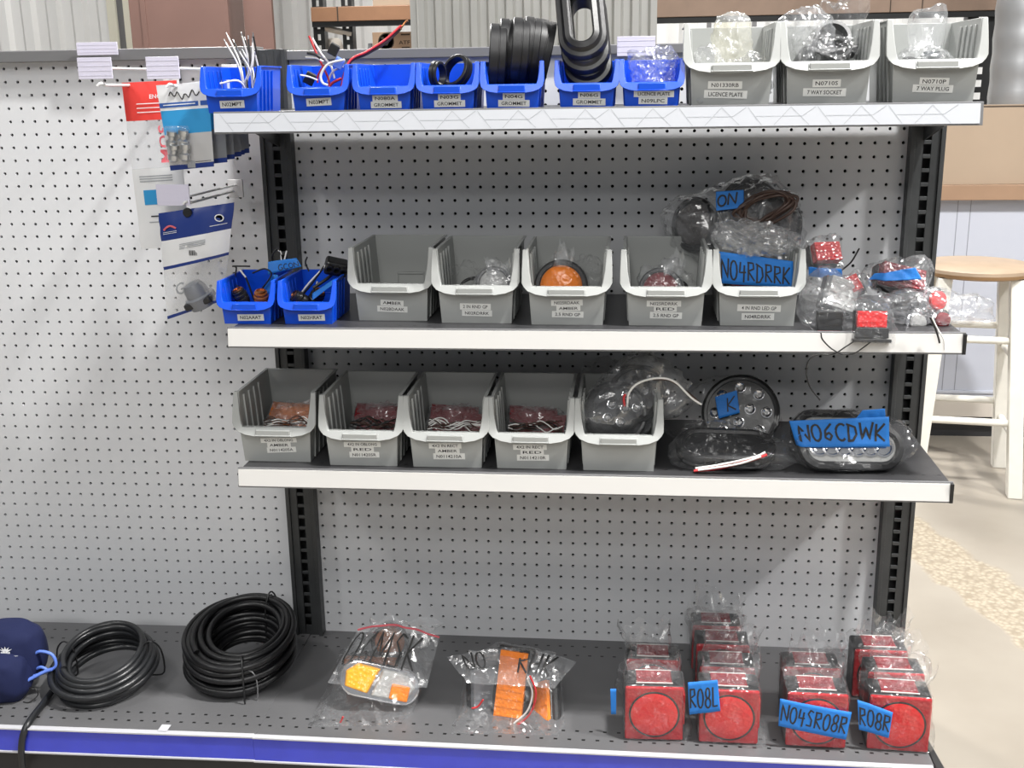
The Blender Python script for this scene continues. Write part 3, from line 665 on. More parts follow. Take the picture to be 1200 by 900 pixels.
def round_grommet(label, c, r, wd, rot, group):
    return tag(MB().sweep([(r*math.cos(2*math.pi*k/40), r*math.sin(2*math.pi*k/40), math.cos(2*math.pi*k/40), math.sin(2*math.pi*k/40)) for k in range(40)],
        [(-r*.2, -wd/2), (-r*.2, wd/2), (-.05, wd/2), (.0, wd*.45), (.0, wd*.12), (-.03, wd*.10), (-.03, wd*.04), (.04, wd*.02), (.04, -wd*.44), (0, -wd/2)]).build('grommet', 'rubber', smooth=30), label, 'grommet', group), c, rot
def place(tup):
    o, c, rot = tup; o.location = Vector(c)*IN; o.rotation_euler = rot; return o

# --- top shelf contents
tz = TS+.12
bp = (1.6, -10.6, tz); wb_ = thing('wire_bundle', 'bunch of stripped black and white wires fanning up out of the far left blue bin', 'wires', bp)
MB().box(-.55, .35, -.5, .5, 0, 1.25).build('plug', 'black_plastic', wb_, bevel=.1)
rnd = random.Random(5)
for k in range(12):
    tip = at(262+rnd.uniform(0, 38), 42+rnd.uniform(0, 26), -11+rnd.uniform(-1, 1.5)); rt_ = Vector((1.5+rnd.uniform(-.4, .4), -10.6+rnd.uniform(-.3, .3), tz+1.0))
    mid = rt_.lerp(tip, .5)+Vector((.25, 0, .25)); wire('wire', [rt_, rt_+Vector((0, 0, .6)), mid, tip], .055, ['wire_white', 'wire_black', 'wire_white'][k % 3], wb_, bp)
    wire('bare_end', [tip, tip+(tip-mid).normalized()*.25], .035, 'silver', wb_, bp)
wire('wire', [at(258, 98, -12.2), at(280, 95, -12), Vector((1.6, -11, tz+.9))], .07, 'wire_white', wb_, bp)
bp = (6.4, -10.4, tz); w2 = thing('wire_harness', 'short red and white wires with black plugs in the second blue bin', 'wires', bp)
Y = -10.8
for a, b_, m, r in [([(362, 42), (372, 65), (384, 90), (386, 100)], 0, 'wire_red', .07), ([(366, 45), (376, 62), (388, 78), (392, 92)], 0, 'wire_white', .07), ([(404, 70), (385, 75), (376, 88), (378, 97), (384, 100)], 0, 'wire_white', .085),
                    ([(402, 78), (390, 84), (384, 96)], 0, 'wire_white', .07), ([(400, 92), (390, 97), (386, 102)], 0, 'wire_red', .09), ([(372, 97), (373, 88), (380, 76)], 0, 'wire_red', .07),
                    ([(360, 62), (370, 64), (376, 68)], 0, 'wire_black', .1), ([(358, 67), (370, 68), (379, 72)], 0, 'wire_white', .06), ([(352, 88), (362, 90), (372, 94)], 0, 'wire_white', .06)]:
    wire('wire', pxr(a, Y+rnd.uniform(-.6, .6)), r, m, w2, bp)
for (px, py, s) in [(391, 58, .32), (363, 92, .34), (397, 74, .3)]:
    c = at(px, py, Y)-Vector(bp); MB().box(-s, s, -.3, .3, -s*1.1, s*1.1).xf(ty(c, .2, .5, .3)).build('plug', 'black_plastic' if px != 397 else 'cord_blue', w2, bevel=.06)
MB().box(-1.0, 1.0, -1, 1, 0, .8).build('coil', 'rubber', w2, bevel=.3)
bp = (9, -8.5, tz+1.5); w3 = thing('cable', 'long red sheathed cable curving up to the right out of the second blue bin', 'wires', bp)
wire('sheath', [Vector((7.4, -10, tz+.5)), at(408, 76, -9.5), at(430, 63, -9), at(452, 50, -8.6), at(470, 33, -8.3)], .10, 'wire_brown', w3, bp)
wire('wire', [Vector((7.5, -10.15, tz+.6)), at(408, 74, -9.65), at(430, 60.5, -9.15), at(451, 47, -8.75), at(470, 30, -8.45)], .085, 'wire_red', w3, bp)
wire('bare_end', [at(469, 34, -8.4), at(475, 26, -8.3), at(478, 24, -8.3)], .07, 'copper', w3, bp)
place(round_grommet('small black grommet standing on edge at left in a blue bin', at(513, 87, -11.2), .80, .5, (R(90), 0, R(70)), 'small grommets'))
place(round_grommet('small black grommet lying tilted at right in a blue bin', at(535, 84, -10.4), 1.1, .6, (R(65), R(0), R(-35)), 'small grommets'))
gl = ['leftmost of the big round black grommets standing in a blue bin', 'second from left of the big round black grommets in a blue bin', 'middle one of the big round black grommets in a blue bin', 'second from right of the big round black grommets in a blue bin', 'rightmost big round black grommet leaning right in a blue bin']
for k, (px, py, tl, yy) in enumerate([(583, 67, 4, -9.8), (594, 61, 5, -9.2), (609, 60, 5, -9.8), (621, 59, 8, -9.4), (635, 62, 13, -9.2)]):
    place(round_grommet(gl[k], at(px, py, yy), 2.05, 1.1, (R(90), 0, R(66)), 'big round grommets')); o = bpy.context.scene.collection.objects[-1]
    o.rotation_euler = (Matrix.Rotation(R(tl), 3, 'Y') @ Euler((R(90), 0, R(97))).to_matrix()).to_euler()
ovl = ['front oval black grommet of the stack leaning in a blue bin', 'middle oval black grommet of the stack leaning in a blue bin', 'rear oval black grommet of the stack leaning in a blue bin']
for k in range(3):
    pa = stadium(1.95, 1.12, 18)
    o = MB().sweep(pa, [(-.46, -.1), (-.46, 1.05), (-.34, 1.12), (-.05, 1.0), (.02, .82), (.12, .72), (.36, .66), (.42, .5), (.42, .1), (.28, -.1)]).build('oval_grommet', 'rubber', smooth=30)
    c = at(681+k*3, 16+k*17, -10.5+k*.45); o.location = c*IN
    Rm = Matrix.Rotation(R(-7), 3, 'Y') @ Matrix.Rotation(R(60), 3, 'X') @ Matrix.Rotation(R(90), 3, 'Z'); o.rotation_euler = Rm.to_euler()
    tag(o, ovl[k], 'grommet', 'oval grommets')
wrap('plastic_bag', 'crumpled clear bag standing up in the last blue bin of the top shelf', extra=ell(at(766, 80, -10.2), 1.35, 1.2, 1.3)+ell((28.1, -10.3, tz+.8), 1.2, 1.4, .6), m='bag_hazy', off=.05, amp=.35, freq=1.6, tails=[((-.9, 0, .6), .5, .85), ((.8, 0, .7), .5, .85)], floor=tz, seed=1)
def small_part(label, c, rot, lm='lens_clear', name='licence_lamp'): return box_lamp(label, c, 2.6, 1.0, .9, lm, rot, 'small clear lamps', 2, name)
p1 = small_part('small clear lamp lying slanted at left in the first grey top bin', (32.2, -10.6, tz+.7), (R(20), R(-35), R(10)))
p2 = small_part('small clear lamp lying slanted at right in the first grey top bin', (34.3, -10.4, tz+.5), (R(30), R(-20), R(-10)))
wrap('plastic_bag', 'clear bag at left in the first grey top bin', [p1], ell((31.9, -9.8, tz+1.8), 1.0, 1.0, 1.2), m='bag_hazy', off=.15, amp=.4, freq=1.3, tails=[((-.3, 0, 1), .9, .8), ((-1, 0, .3), .4, .8)], floor=tz, seed=2)
wrap('plastic_bag', 'clear bag at right in the first grey top bin', [p2], ell((34.2, -9.8, tz+1.7), 1.2, 1.0, 1.1), m='bag_hazy', off=.15, amp=.35, freq=1.3, tails=[((.4, 0, 1), .5, .8)], floor=tz, seed=3)
wrap('plastic_bag', 'cream tinted bag standing up above the first grey top bin', extra=ell(at(860, 27, -8.5), 1.1, .8, .7)+ell((33.4, -8.6, tz+1.8), 1.2, 1.0, 1.2), m='bag_cream', off=.05, amp=.22, freq=1.1, tails=[((-.8, 0, .5), .5, .8)], floor=tz, seed=4)
def socket(label, c, rot, r=1.0, h=2.2):
    t = thing('trailer_socket', label, 'socket', c, rot, 'trailer sockets')
    MB().lathe([(r*.8, 0), (r*.85, h*.6), (r, h*.62), (r, h), (r*.8, h), (r*.78, h*.75), (0, h*.72)], 28).build('barrel', 'black_plastic', t, smooth=35)
    MB().box(-r*1.05, r*1.05, -r*1.15, -r*.9, h*.55, h*1.15).build('flap', 'rubber', t, bevel=.08); return t
s1 = socket('black barrel socket at left in the middle grey top bin', (37.8, -7.9, tz+1.3), (R(50), 0, R(20)), 1.05)
s2 = socket('black barrel socket at right in the middle grey top bin', (39.4, -8.2, tz+1.6), (R(35), R(20), R(-25)), 1.25, 2.4)
s3 = socket('black barrel socket topmost in the middle grey top bin', (39.5, -7.0, tz+3.0), (R(60), R(-10), R(10)), 1.15, 2.2)
wrap('plastic_bag', 'clear bag with rounded top at left in the middle grey top bin', [s1], extra=ell(at(946, 33, -9.5), 1.5, .9, 1.2), m='bag_hazy', off=.12, amp=.35, freq=1.3, tails=[((-.9, 0, .5), .5, .8)], floor=tz, seed=5)
wrap('plastic_bag', 'tall clear bag at right in the middle grey top bin, twisted top leaving the picture', [s2, s3], m='bag', off=.2, amp=.4, freq=1.2, tails=[((.25, 0, 1), 2.2, .75), ((.9, 0, .7), .5, .8)], floor=tz, seed=6)
s4 = socket('black plug at left in the right end grey top bin', (44.1, -8.6, tz+1.0), (R(45), 0, R(20)), .75, 1.7)
s5 = thing('trailer_plug', 'silver barrelled plug at right in the right end grey top bin', 'plug', (45.6, -10.2, tz+.3), (R(12), R(-6), 0), 'trailer sockets')
MB().lathe([(.62, 0), (.68, 1.2), (.62, 1.3), (.62, 2.6), (.5, 2.7), (.45, 2.0), (0, 2.0)], 28).build('barrel', 'silver', s5, smooth=35); MB().box(-.5, .5, -.75, -.5, .4, 2.4).build('key', 'black_plastic', s5, bevel=.05)
wrap('plastic_bag', 'clear bag in the right end grey top bin, its gathered neck sticking up', [s4, s5], ell((45.0, -10.0, tz+1.9), 1.9, 1.3, 1.5), m='bag_hazy', off=.1, amp=.4, freq=1.2, tails=[((.12, .2, 1), 2.6, .80), ((-1, 0, -.1), .3, .8)], floor=tz, seed=7)

# --- price holders and hooks
def plate(label, x0, y0, x1, y1, Y, depth=.06, m='lavender'):
    a = at(x0, y1, Y); b_ = at(x1, y0, Y); c = ((a.x+b_.x)/2, Y, a.z)
    t = thing('price_holder', label, 'price holder', c, group='clear price holders'); w_ = (b_.x-a.x)/2; h = b_.z-a.z
    MB().box(-w_, w_, -depth, depth, 0, h).build('plate', m, t, bevel=.02)
    for k in range(3): MB().box(-w_, w_, -depth-.012, -depth, h*(.2+.28*k), h*(.2+.28*k)+.05).build('ridge', 'lavender', t)
    return t
plate('lavender price holder clipped over the left bay top rail', 91, 49, 137, 65, -1.2)
plate('lavender price holder standing behind the last blue bin', 723, 42, 768, 66, -1.0)
def hook(label, tip_lo, tip_up, Y, plate_px, depth=None, m='steel_white'):
    a = at(*tip_lo, Y); b_ = at(*tip_up, Y); base_ = Vector((a.x, -.55, a.z))
    t = thing('display_hook', label, 'hook', base_, group='display hooks')
    MB().box(-.45, .75, -.1, .12, -.5, b_.z-a.z+.4).build('back_plate', m, t, bevel=.04)
    wire('prong', [base_, Vector((a.x, Y+1.0, a.z)), Vector((a.x, Y+.3, a.z+.02)), Vector((a.x-.15, Y-.2, a.z+.12)), Vector((a.x-.35, Y-.3, a.z-.05))], .10, m, t, base_)
    wire('tag_arm', [Vector((b_.x+.2, -.55, b_.z)), Vector((b_.x+.1, Y/2, b_.z)), Vector((b_.x, Y, b_.z))], .085, m, t, base_)
    p, q = at(plate_px[0], plate_px[3], Y-.1), at(plate_px[2], plate_px[1], Y-.1)
    MB().box(p.x, q.x, Y-.16, Y-.06, p.z, q.z).xf(Matrix.Translation(-base_)).build('price_holder', 'lavender' if m == 'steel_white' else 'sheet_clear', t, bevel=.02)
    for k in range(4): MB().box(p.x, q.x, Y-.172, Y-.16, p.z+(q.z-p.z)*(.15+.22*k), p.z+(q.z-p.z)*(.15+.22*k)+.05).xf(Matrix.Translation(-base_)).build('ridge', 'lavender', t)
    return t, a
h1, a1 = hook('white wire display hook at left holding the red topped bag', (122, 100), (128, 80), -11.5, (93, 67, 130, 93))
h2, a2 = hook('white wire display hook at right holding the stack of blue and white cards', (203, 101), (208, 80), -11.2, (173, 66, 209, 93))
h3, a3 = hook('small display hook with dark arm holding the navy bag', (222, 238), (222, 230), -9.6, (185, 216, 221, 241), m='steel_white')

def pouch(name, label, q, Y, bulge, bands, group=None, lean=0., cat='packaged part', wob=.12, seed=0, nu=14):
    """hanging flat bag: q = bl, br, tr, tl pixels seen at distance Y; bands (v0, v1, part, material)"""
    P = [at(a, b_, Y) for a, b_ in q]; base_ = (P[0]+P[1])/2; base_.y = Y
    t = thing(name, label, cat, base_, group=group)
    def pt(u, v, s):
        p = (P[0]*(1-u)+P[1]*u)*(1-v)+(P[3]*(1-u)+P[2]*u)*v
        e = math.sin(math.pi*min(1, max(0, u)))**.6; g = math.sin(math.pi*min(1, max(0, 1-v))**.7)**.8 if 0 < v < 1 else 0
        y = Y+s*(bulge*e*g+.015)+lean*(1-v)+crumple((p.x, p.z, seed), wob, .9)
        return Vector((p.x, y, p.z))-base_
    for (v0, v1, pn, m) in bands:
        b_ = MB(); nv = max(2, int(18*(v1-v0)))
        for s in (-1, 1): b_.grid(lambda a, c, s=s: pt(a, v0+(v1-v0)*c, s), nu, nv)
        b_.build(pn, m, t, smooth=55)
    return t, (lambda u, v, off=.03: pt(u, v, -1)+Vector((0, -off, 0))), base_
def printed(surf, txt, u0, u1, v0, v1, parent, m='ink', rot=False):
    vs, fs, x0, x1, y0, y1 = text_mesh(txt); b_ = MB()
    def P(x, y):
        s, r_ = (x-x0)/(x1-x0), (y-y0)/(y1-y0)
        if rot: s, r_ = r_, 1-s
        return surf(u0+(u1-u0)*s, v0+(v1-v0)*r_)
    b_.add([P(x, y) for x, y, z in vs], fs); return b_.build('lettering', m, parent)
def stripe(surf, u0, u1, v0, v1, parent, m, name='print_panel', off=.03):
    return MB().grid(lambda a, c: surf(u0+(u1-u0)*a, v0+(v1-v0)*c, off), 8, 3).build(name, m, parent, smooth=60)
def lines(surf, u0, u1, vs_, parent, m='grey_ink', th=.006):
    for v in vs_: MB().grid(lambda a, c: surf(u0+(u1-u0)*a, v+th*c, .04), 8, 1).build('text_line', m, parent)
r_, sf, _ = pouch('header_bag', 'clear hanging bag with red header and white lower label, at far left', [(166, 292), (222, 288), (207, 94), (143, 97)], -7.6, .3,
    [(.775, 1, 'red_header', 'card_red'), (.49, .775, 'film', 'sheet_clear'), (.0, .49, 'white_label', 'card_white')], seed=1)
printed(sf, 'ENGLA', .50, .85, .90, .925, r_, 'card_white'); lines(sf, .25, .9, (.87, .845, .82), r_, 'card_white', .005)
printed(sf, '3UM', .62, .80, .52, .74, r_, 'print_red', rot=True)
lines(sf, .15, .8, (.44, .425, .41), r_); stripe(sf, .2, .5, .27, .36, r_, 'card_sky'); lines(sf, .5, .95, (.34, .31, .28), r_); lines(sf, .3, .7, (.195,), r_, 'ink', .008); lines(sf, .25, .85, (.16,), r_)
for k in range(5, -1, -1):
    Y = -10.6+k*1.05; dx = [0, 20, 31, 41, 46, 53][k]; dy = [0, -5, -9, -12, -14, -16][k]
    lab = ['front blue and white hanging card with bright metal fittings', 'second grey card of the stack behind the blue and white card', 'third grey card of the stack behind the blue and white card', 'fourth grey card of the stack behind the blue and white card', 'fifth grey card of the stack behind the blue and white card', 'last grey card of the stack behind the blue and white card'][k]
    sh = 60 if k == 0 else 48
    q = [(200+dx*.95, 200+dy), (251+dx*.78, 195+dy), (244+dx*.8, 96+dy*.3), (183+dx, 100+dy*.3)]
    bands = [(.06, .42, 'grey_panel', 'card_pale' if k == 0 else 'card_grey'), (0, .06, 'blue_edge', 'card_navy'), (.42, .70, 'blue_panel', 'card_sky'), (.70, 1, 'white_header', 'card_white')]
    t, sf, bs = pouch('carded_part', lab, q, Y, .04, bands, group='hanging carded fittings', wob=.03, seed=k)
    if k == 0:
        stripe(sf, .0, .78, .735, .79, t, 'card_blue'); stripe(sf, .82, 1, .735, .79, t, 'card_blue'); lines(sf, .08, .72, (.758,), t, 'card_white', .012)
        b_ = MB(); b_.tube([sf(.22+.6*i/14, .87+.035*math.sin(i*1.9)+.02*math.sin(i*.7), .04) for i in range(15)], .035, 6, 3); b_.build('script_mark', 'ink', t)
        for (u, v) in [(.2, .36), (.45, .36), (.2, .2), (.45, .2)]:
            c = sf(u-.03, v, .3); MB().lathe([(.28, -.5), (.36, -.42), (.36, -.1), (.22, 0), (.22, .25), (.33, .3), (.33, .6), (.2, .65)], 16, ty(c, .15, .2, 0)).build('fitting', 'silver', t, smooth=35)
        MB().box(-.9, .9, -.45, -.05, -1.3, 1.3).xf(ty(sf(.3, .29, .15))).build('blister', 'bag', t, bevel=.3, seg=3, smooth=60)
        c = sf(.5, .055, .04); MB().box(-.28, .28, -.02, .02, -.25, .2).xf(ty(c)).build('round_hang_mark', 'grey_ink', t, bevel=.1)
        lines(sf, .6, .95, (.075,), t, 'ink')
Y = -9.6
t, sf, bs = pouch('header_bag', 'hanging bag with navy header, white label and grey plug inside, beside the blue bins', [(197, 374), (262, 352), (275, 237), (186, 250)], Y, .55,
    [(.74, 1, 'navy_header', 'card_navy'), (.50, .74, 'white_label', 'card_white'), (.47, .50, 'navy_line', 'card_navy'), (.03, .47, 'film', 'sheet_clear'), (0, .03, 'navy_hem', 'card_navy')], seed=8, wob=.2)
MB().lathe([(.34, -.03), (.34, .03), (.26, .03), (.26, -.03)], 24, ty(sf(.84, .87, .04), FACE) @ Matrix.Scale(.75, 4, (0, 1, 0))).build('round_emblem', 'card_white', t)
lines(sf, .72, .95, (.80,), t, 'card_white'); MB().tube([sf(.08+.17*i/8, .84+.03*math.sin(math.pi*i/8), .05) for i in range(9)], .07, 6).build('red_arch_mark', 'print_red', t); lines(sf, .06, .26, (.815, .80), t, 'card_white', .004)
lines(sf, .3, .68, (.68, .665, .65, .635), t); b_ = MB()
for i in range(11): b_.box(-.3+i*.055, -.3+i*.055+[.02, .035, .015][i % 3], -.01, .01, -.18, .18)
b_.xf(ty(sf(.5, .575, .05))).build('barcode', 'ink', t)
printed(sf, 'G', .2, .34, .20, .32, t, 'grey_ink')
hg = MB(); c = sf(.40, .97, .1); hg.lathe([(.3, -.12), (.34, 0), (.3, .12)], 16, ty(c, FACE)); hg.build('hang_clip', 'black_plastic', t, smooth=40)
c = bs+sf(.52, .16, -.35)
pl = thing('trailer_plug', 'grey round plug inside the navy topped hanging bag', 'plug', c, (R(15), R(-20), 0)); MB().lathe([(.5, -1.1), (.95, -1.0), (1.05, -.2), (.85, -.1), (.8, .4), (.6, .8), (0, .95)], 28).build('barrel', 'card_grey', pl, smooth=35); MB().box(-1.1, 1.0, -.9, .7, -.75, -.25).build('flange', 'kick', pl, bevel=.15)

# --- middle shelf contents
mz = MS+.12
def bulb_socket(label, px, py, Y, tip, wires, m2='copper', col='lens_brown'):
    c = at(px, py, Y); t = thing('bulb_socket', label, 'socket', c, (R(20), R(tip), 0), 'bulb sockets')
    MB().lathe([(.32, -1.0), (.42, -.7), (.5, -.5), (.5, -.25), (.44, -.2), (.52, -.1), (.52, .05), (.44, .1), (.46, .3), (.36, .36), (.2, .36)], 24).build('body', col, t, smooth=35)
    MB().lathe([(.36, .36), (.38, .42), (.3, .45), (.28, .38)], 24).build('contact_ring', m2, t, smooth=35)
    for path, m, r in wires:
        inv = Matrix.Translation(c) @ Euler((R(20), R(tip), 0)).to_matrix().to_4x4(); inv.invert()
        b_ = MB(); b_.tube([inv @ at(a, d, Y+1.2) for a, d in path], r, 8); b_.build('wire', m, t, smooth=60)
    return t
bulb_socket('brown bulb socket at left in the left middle shelf blue bin, white tipped wire', 281, 345, -10.6, -20, [([(283, 340), (275, 330), (277, 314), (273, 312), (293, 312)], 'wire_black', .06), ([(298, 352), (292, 335), (288, 325)], 'wire_black', .07), ([(288, 325), (281, 316)], 'wire_white', .07)], col='black_plastic')
bulb_socket('brown bulb socket at right in the left middle shelf blue bin', 306, 347, -10.4, 5, [([(306, 340), (318, 322), (310, 315), (296, 320)], 'wire_black', .06)])
bulb_socket('black bulb socket at left in the right middle shelf blue bin', 349, 349, -10.6, -50, [([(352, 345), (362, 332), (378, 315), (386, 306)], 'wire_white', .07), ([(354, 346), (364, 334), (380, 312)], 'wire_black', .08), ([(362, 318), (358, 308), (360, 301)], 'wire_black', .06)], col='black_plastic')
bulb_socket('black bulb socket lying at back of the right middle shelf blue bin', 372, 346, -9.6, 40, [([(366, 346), (370, 338), (372, 330)], 'wire_white', .07)], col='black_plastic')
c = at(394, 312, -9); t = thing('wire_plug', 'black plug with wires poking out between right blue bin and first grey bin', 'plug', c, (R(25), R(15), R(20)))
MB().box(-.8, .8, -.5, .5, -.6, .5).build('shell', 'black_plastic', t, bevel=.2, seg=3)
for k in range(3): MB().lathe([(.28, -.3), (.28, .3), (.2, .3), (.2, 0)], 14, ty((-.5+.5*k, -.5, .1), FACE)).build('boot', 'rubber', t, smooth=35)
MB().tube([(0, 0, -.5), (-.4, 0, -1.2), (-1.2, -.3, -2.0)], .12, 8).build('wire', 'wire_black', t, smooth=60)
# taped wire pair across the two bins
c = at(332, 318, -8.6); t = thing('wire_pair', 'wires with blue tape flag lettered GCON behind the two middle shelf blue bins', 'wires', c)
for pth, m in [([(320, 345), (322, 320), (318, 302), (326, 292), (332, 306)], 'wire_black'), ([(330, 306), (329, 296), (326, 293)], 'wire_white'), ([(333, 306), (335, 298), (336, 294)], 'wire_white')]:
    wire('wire', pxr(pth, -8.4), .06, m, t, c)
fq = [at(314, 322, -8.8), at(354, 312, -8.8), at(348, 302, -8.6), at(314, 307, -8.6)]
def flag(u, v):
    p = (fq[0]*(1-u)+fq[1]*u)*(1-v)+(fq[3]*(1-u)+fq[2]*u)*v; p.y += .12*math.sin(u*5); return p-c
fo = MB().grid(flag, 16, 5).build('tape_flag', 'tape_blue', t, smooth=60, solid=.015); scrawl('GCON', flag, fo, .3, .95, .12, .62, .028)
fq2 = [at(306, 345, -8.9), at(325, 344, -8.9), at(326, 322, -8.8), at(318, 322, -8.8)]
MB().grid(lambda u, v: (fq2[0]*(1-u)+fq2[1]*u)*(1-v)+(fq2[3]*(1-u)+fq2[2]*u)*v+Vector((0, .1*math.sin(u*4), 0))-c, 8, 6).build('tape_tail', 'tape_blue', t, smooth=60, solid=.015)
c = at(385, 340, -10.9); t = thing('tape_roll_scrap', 'folded strip of plain blue tape lying in the right middle shelf blue bin', 'tape', c)
MB().grid(lambda u, v: at(366+26*u, 352-20*u-8*v*(1-u*.3), -10.9+.4*v+.1*math.sin(u*6))-c, 12, 4).build('strip', 'tape_blue', t, smooth=60, solid=.02)

def lampbag(lab, blab, px, py, Y, r, lm, rot, seed, tails, m='bag', dome=.3, amp=.2, pk=None):
    l = round_lamp(lab, at(px, py, Y), r, lm, rot, dome, 'round marker lamps')
    b = wrap('plastic_bag', blab, [l], m=m, off=.08, amp=amp, freq=1.2, tails=tails, floor=mz, seed=seed)
    if pk: mouth(b, at(pk[0], pk[1], Y-.2), pk[2], .7, pk[3], (pk[4], 0), seed, 'bag_hazy')
    return b
lampbag('dark round lamp half hidden in the bin labelled 2 IN RND GP', 'clear peaked bag in the bin labelled 2 IN RND GP', 579, 334, -9.9, 1.25, 'lens_clear', (R(-25), 0, 0), 11, [((.05, 0, 1), .6, .85)], amp=.25, m='bag_hazy', pk=(583, 322, 1.9, 1.2, .1))
wrap('plastic_bag', 'clear bag of dark wire at the back of the bin labelled 2 IN RND GP', extra=ell((15.9, -7.6, mz+1.6), 1.9, 1.2, 1.4), m='bag_tight', amp=.5, off=0, freq=1.4, tails=[((-.5, 0, 1), .6, .8)], floor=mz, seed=12)
bp = (16.0, -7.6, mz+1.5); t = thing('wire_coil', 'coiled black wire in the back of the bin labelled 2 IN RND GP', 'wires', bp); MB().tube([(1.1*math.cos(a*.5), .35*math.sin(a*.9), .75*math.sin(a*.5)) for a in range(50)], .09, 8, 3).build('wire', 'wire_black', t, smooth=60)
lampbag('round amber lamp in black ring, in a grey middle shelf bin', 'clear bag peaked over the round amber lamp', 658, 336, -9.9, 1.85, 'lens_amber', (R(-14), 0, R(-3)), 13, [((.02, 0, 1), .7, .88)], amp=.18, dome=.45, pk=(660, 312, 1.5, 1.3, .1))
wrap('plastic_bag', 'crumpled clear bag at right behind the amber lamp', extra=ell((24.0, -7.4, mz+2.4), 1.1, 1.0, 1.6), m='bag_tight', amp=.4, off=0, freq=1.3, floor=mz, seed=14)
lampbag('dark round lamp half hidden in the middle shelf bin labelled RED', 'clear bag with a crest over the dark lamp in the bin labelled RED', 774, 340, -9.9, 1.5, 'lens_dark_red', (R(-25), 0, 0), 15, [((.3, 0, 1), 1.3, .90), ((-.7, 0, .7), .5, .85)], m='bag_hazy', amp=.22, dome=.2, pk=(788, 322, 1.5, 1.3, .15))
wrap('plastic_bag', 'dark flattened clear bag at the back of the bin labelled RED', extra=ell((29.6, -7.6, mz+1.7), 1.9, 1.1, 1.5), m='bag_tight', amp=.4, off=0, freq=1.3, floor=mz, seed=16)
bp = (29.8, -7.6, mz+1.5); t = thing('wire_coil', 'coiled black wire in the back of the bin labelled RED', 'wires', bp); MB().tube([(1.1*math.cos(a*.5), .3*math.sin(a*.8), .7*math.sin(a*.5)) for a in range(50)], .09, 8, 3).build('wire', 'wire_black', t, smooth=60)
# overfull bin
la = round_lamp('black four inch lamp inside the bag taped N04RDRRK', (35.2, -9.6, mz+2.2), 2.0, 'lens_dark_red', (R(-10), 0, 0), .2, 'four inch lamps')
ba = wrap('plastic_bag', 'clear bag taped N04RDRRK in the end bin of the middle shelf', [la], extra=[(33.6, -10.4, mz+3.6), (37.2, -10.4, mz+3.2), (33.6, -10.5, mz+1.2), (37.2, -10.5, mz+1.2)], amp=.25, tails=[((-.5, 0, 1), .7, .8)], floor=mz, seed=17)
def pc(ps, Y): return [(at(a, b_, Y).x, at(a, b_, Y).z) for a, b_ in ps]
tape(ba, pc([(844, 334), (931, 339), (931, 308), (842, 296)], -11.3), 'N04RDRRK', (.03, .95), (.15, .78), .055, lift=.0, flat=.9)
wrap('plastic_bag', 'bright crumpled clear bag on top of the end bin of the middle shelf', extra=ell(at(893, 282, -10.4), 2.1, 1.2, 1.05)+ell(at(850, 276, -9.9), .9, .8, .8), m='bag_hazy', off=.05, amp=.5, freq=1.5, tails=[((-.5, 0, .8), .5, .8), ((1, 0, -.4), .4, .8)], seed=18)
big = []
for k, (px, py, Y, r, rx, rz) in enumerate([(815, 263, -5.2, 1.9, 10, -40), (880, 246, -4.6, 2.3, 25, 15), (912, 262, -5.4, 2.0, 10, 35)]):
    big.append(round_lamp(['dark round lamp at left in the large bag behind the end bin', 'dark round lamp in the middle of the large bag behind the end bin', 'dark round lamp at right in the large bag behind the end bin'][k], at(px, py, Y), r, 'lens_smoke', (R(-rx), R(0), R(rz)), .25, 'four inch lamps'))
bb = wrap('plastic_bag', 'large clear bag with a blue tape flag lettered ON, piled against the pegboard', big, extra=ell(at(862, 262, -5.2), 4.4, 1.4, 2.2)+ell((36.5, -4.5, mz+1.5), 3.0, 1.4, 1.4), m='bag_hazy', amp=.45, off=.05, freq=1.1, tails=[((-1, 0, .25), .9, .8), ((.5, 0, 1), .5, .8)], floor=mz, seed=19)
bw = at(895, 240, -6.6); t = thing('wire_coil', 'brown wires looped in the top of the large bag against the pegboard', 'wires', bw)
MB().tube([((1.1+.9*noise.noise(Vector((a*.31, 3, 1))))*1.5*math.cos(a*.75), .5*noise.noise(Vector((a*.4, 1, 7)))*1.6, (1.0+.9*noise.noise(Vector((a*.27, 8, 2))))*math.sin(a*.75+.5)-.2) for a in range(70)], .11, 8, 4).build('wire', 'wire_brown', t, smooth=60)
tape(bb, pc([(840, 248), (873, 244), (873, 224), (840, 226)], -7.2), 'ON', (.05, .72), (.2, .85), .06, flat=.7)
# marker lamps at the right end
def ml(k, lab, blab, px, py, Y, w_, h, d, lm, rot, seed, tails, ex=(), m='bag_hazy', amp=.28, tp=None, tt=None):
    l = box_lamp(lab, at(px, py, Y), w_, h, d, lm, rot, 'bagged marker lamps', 3)
    e = []
    for (a, b_, y_, rx, rz) in ex: e += ell(at(a, b_, y_), rx, 1.0, rz)
    b = wrap('plastic_bag', blab, [l], e, m=m, off=.12, amp=amp, freq=1.25, tails=tails, floor=mz+.02, seed=seed)
    if tp: tape(b, pc(tp, Y-1), tt, flat=.5)
    return b
ml(1, 'small red lamp at the back beside the end bin, right of the taped bag', 'clear bag banded with blue tape, hard against the end bin', 962, 316, -7.5, 2.0, 1.5, 1.6, 'lens_red', (R(-30), 0, R(15)), 21, [((0, 0, 1), .5, .8)], [(962, 330, -8, 1.2, 1.4)], tp=[(946, 322), (986, 325), (984, 313), (946, 311)])
ml(2, 'pale backed marker lamp standing on edge beside the end bin', 'clear bag of a pale backed lamp, above the black lamp at the shelf edge', 972, 366, -10.2, 2.2, 2.2, 1.4, 'lens_clear', (R(-20), R(20), R(10)), 22, [((-.4, 0, 1), .5, .8)], [(968, 350, -10.4, 1.6, 1.6)])
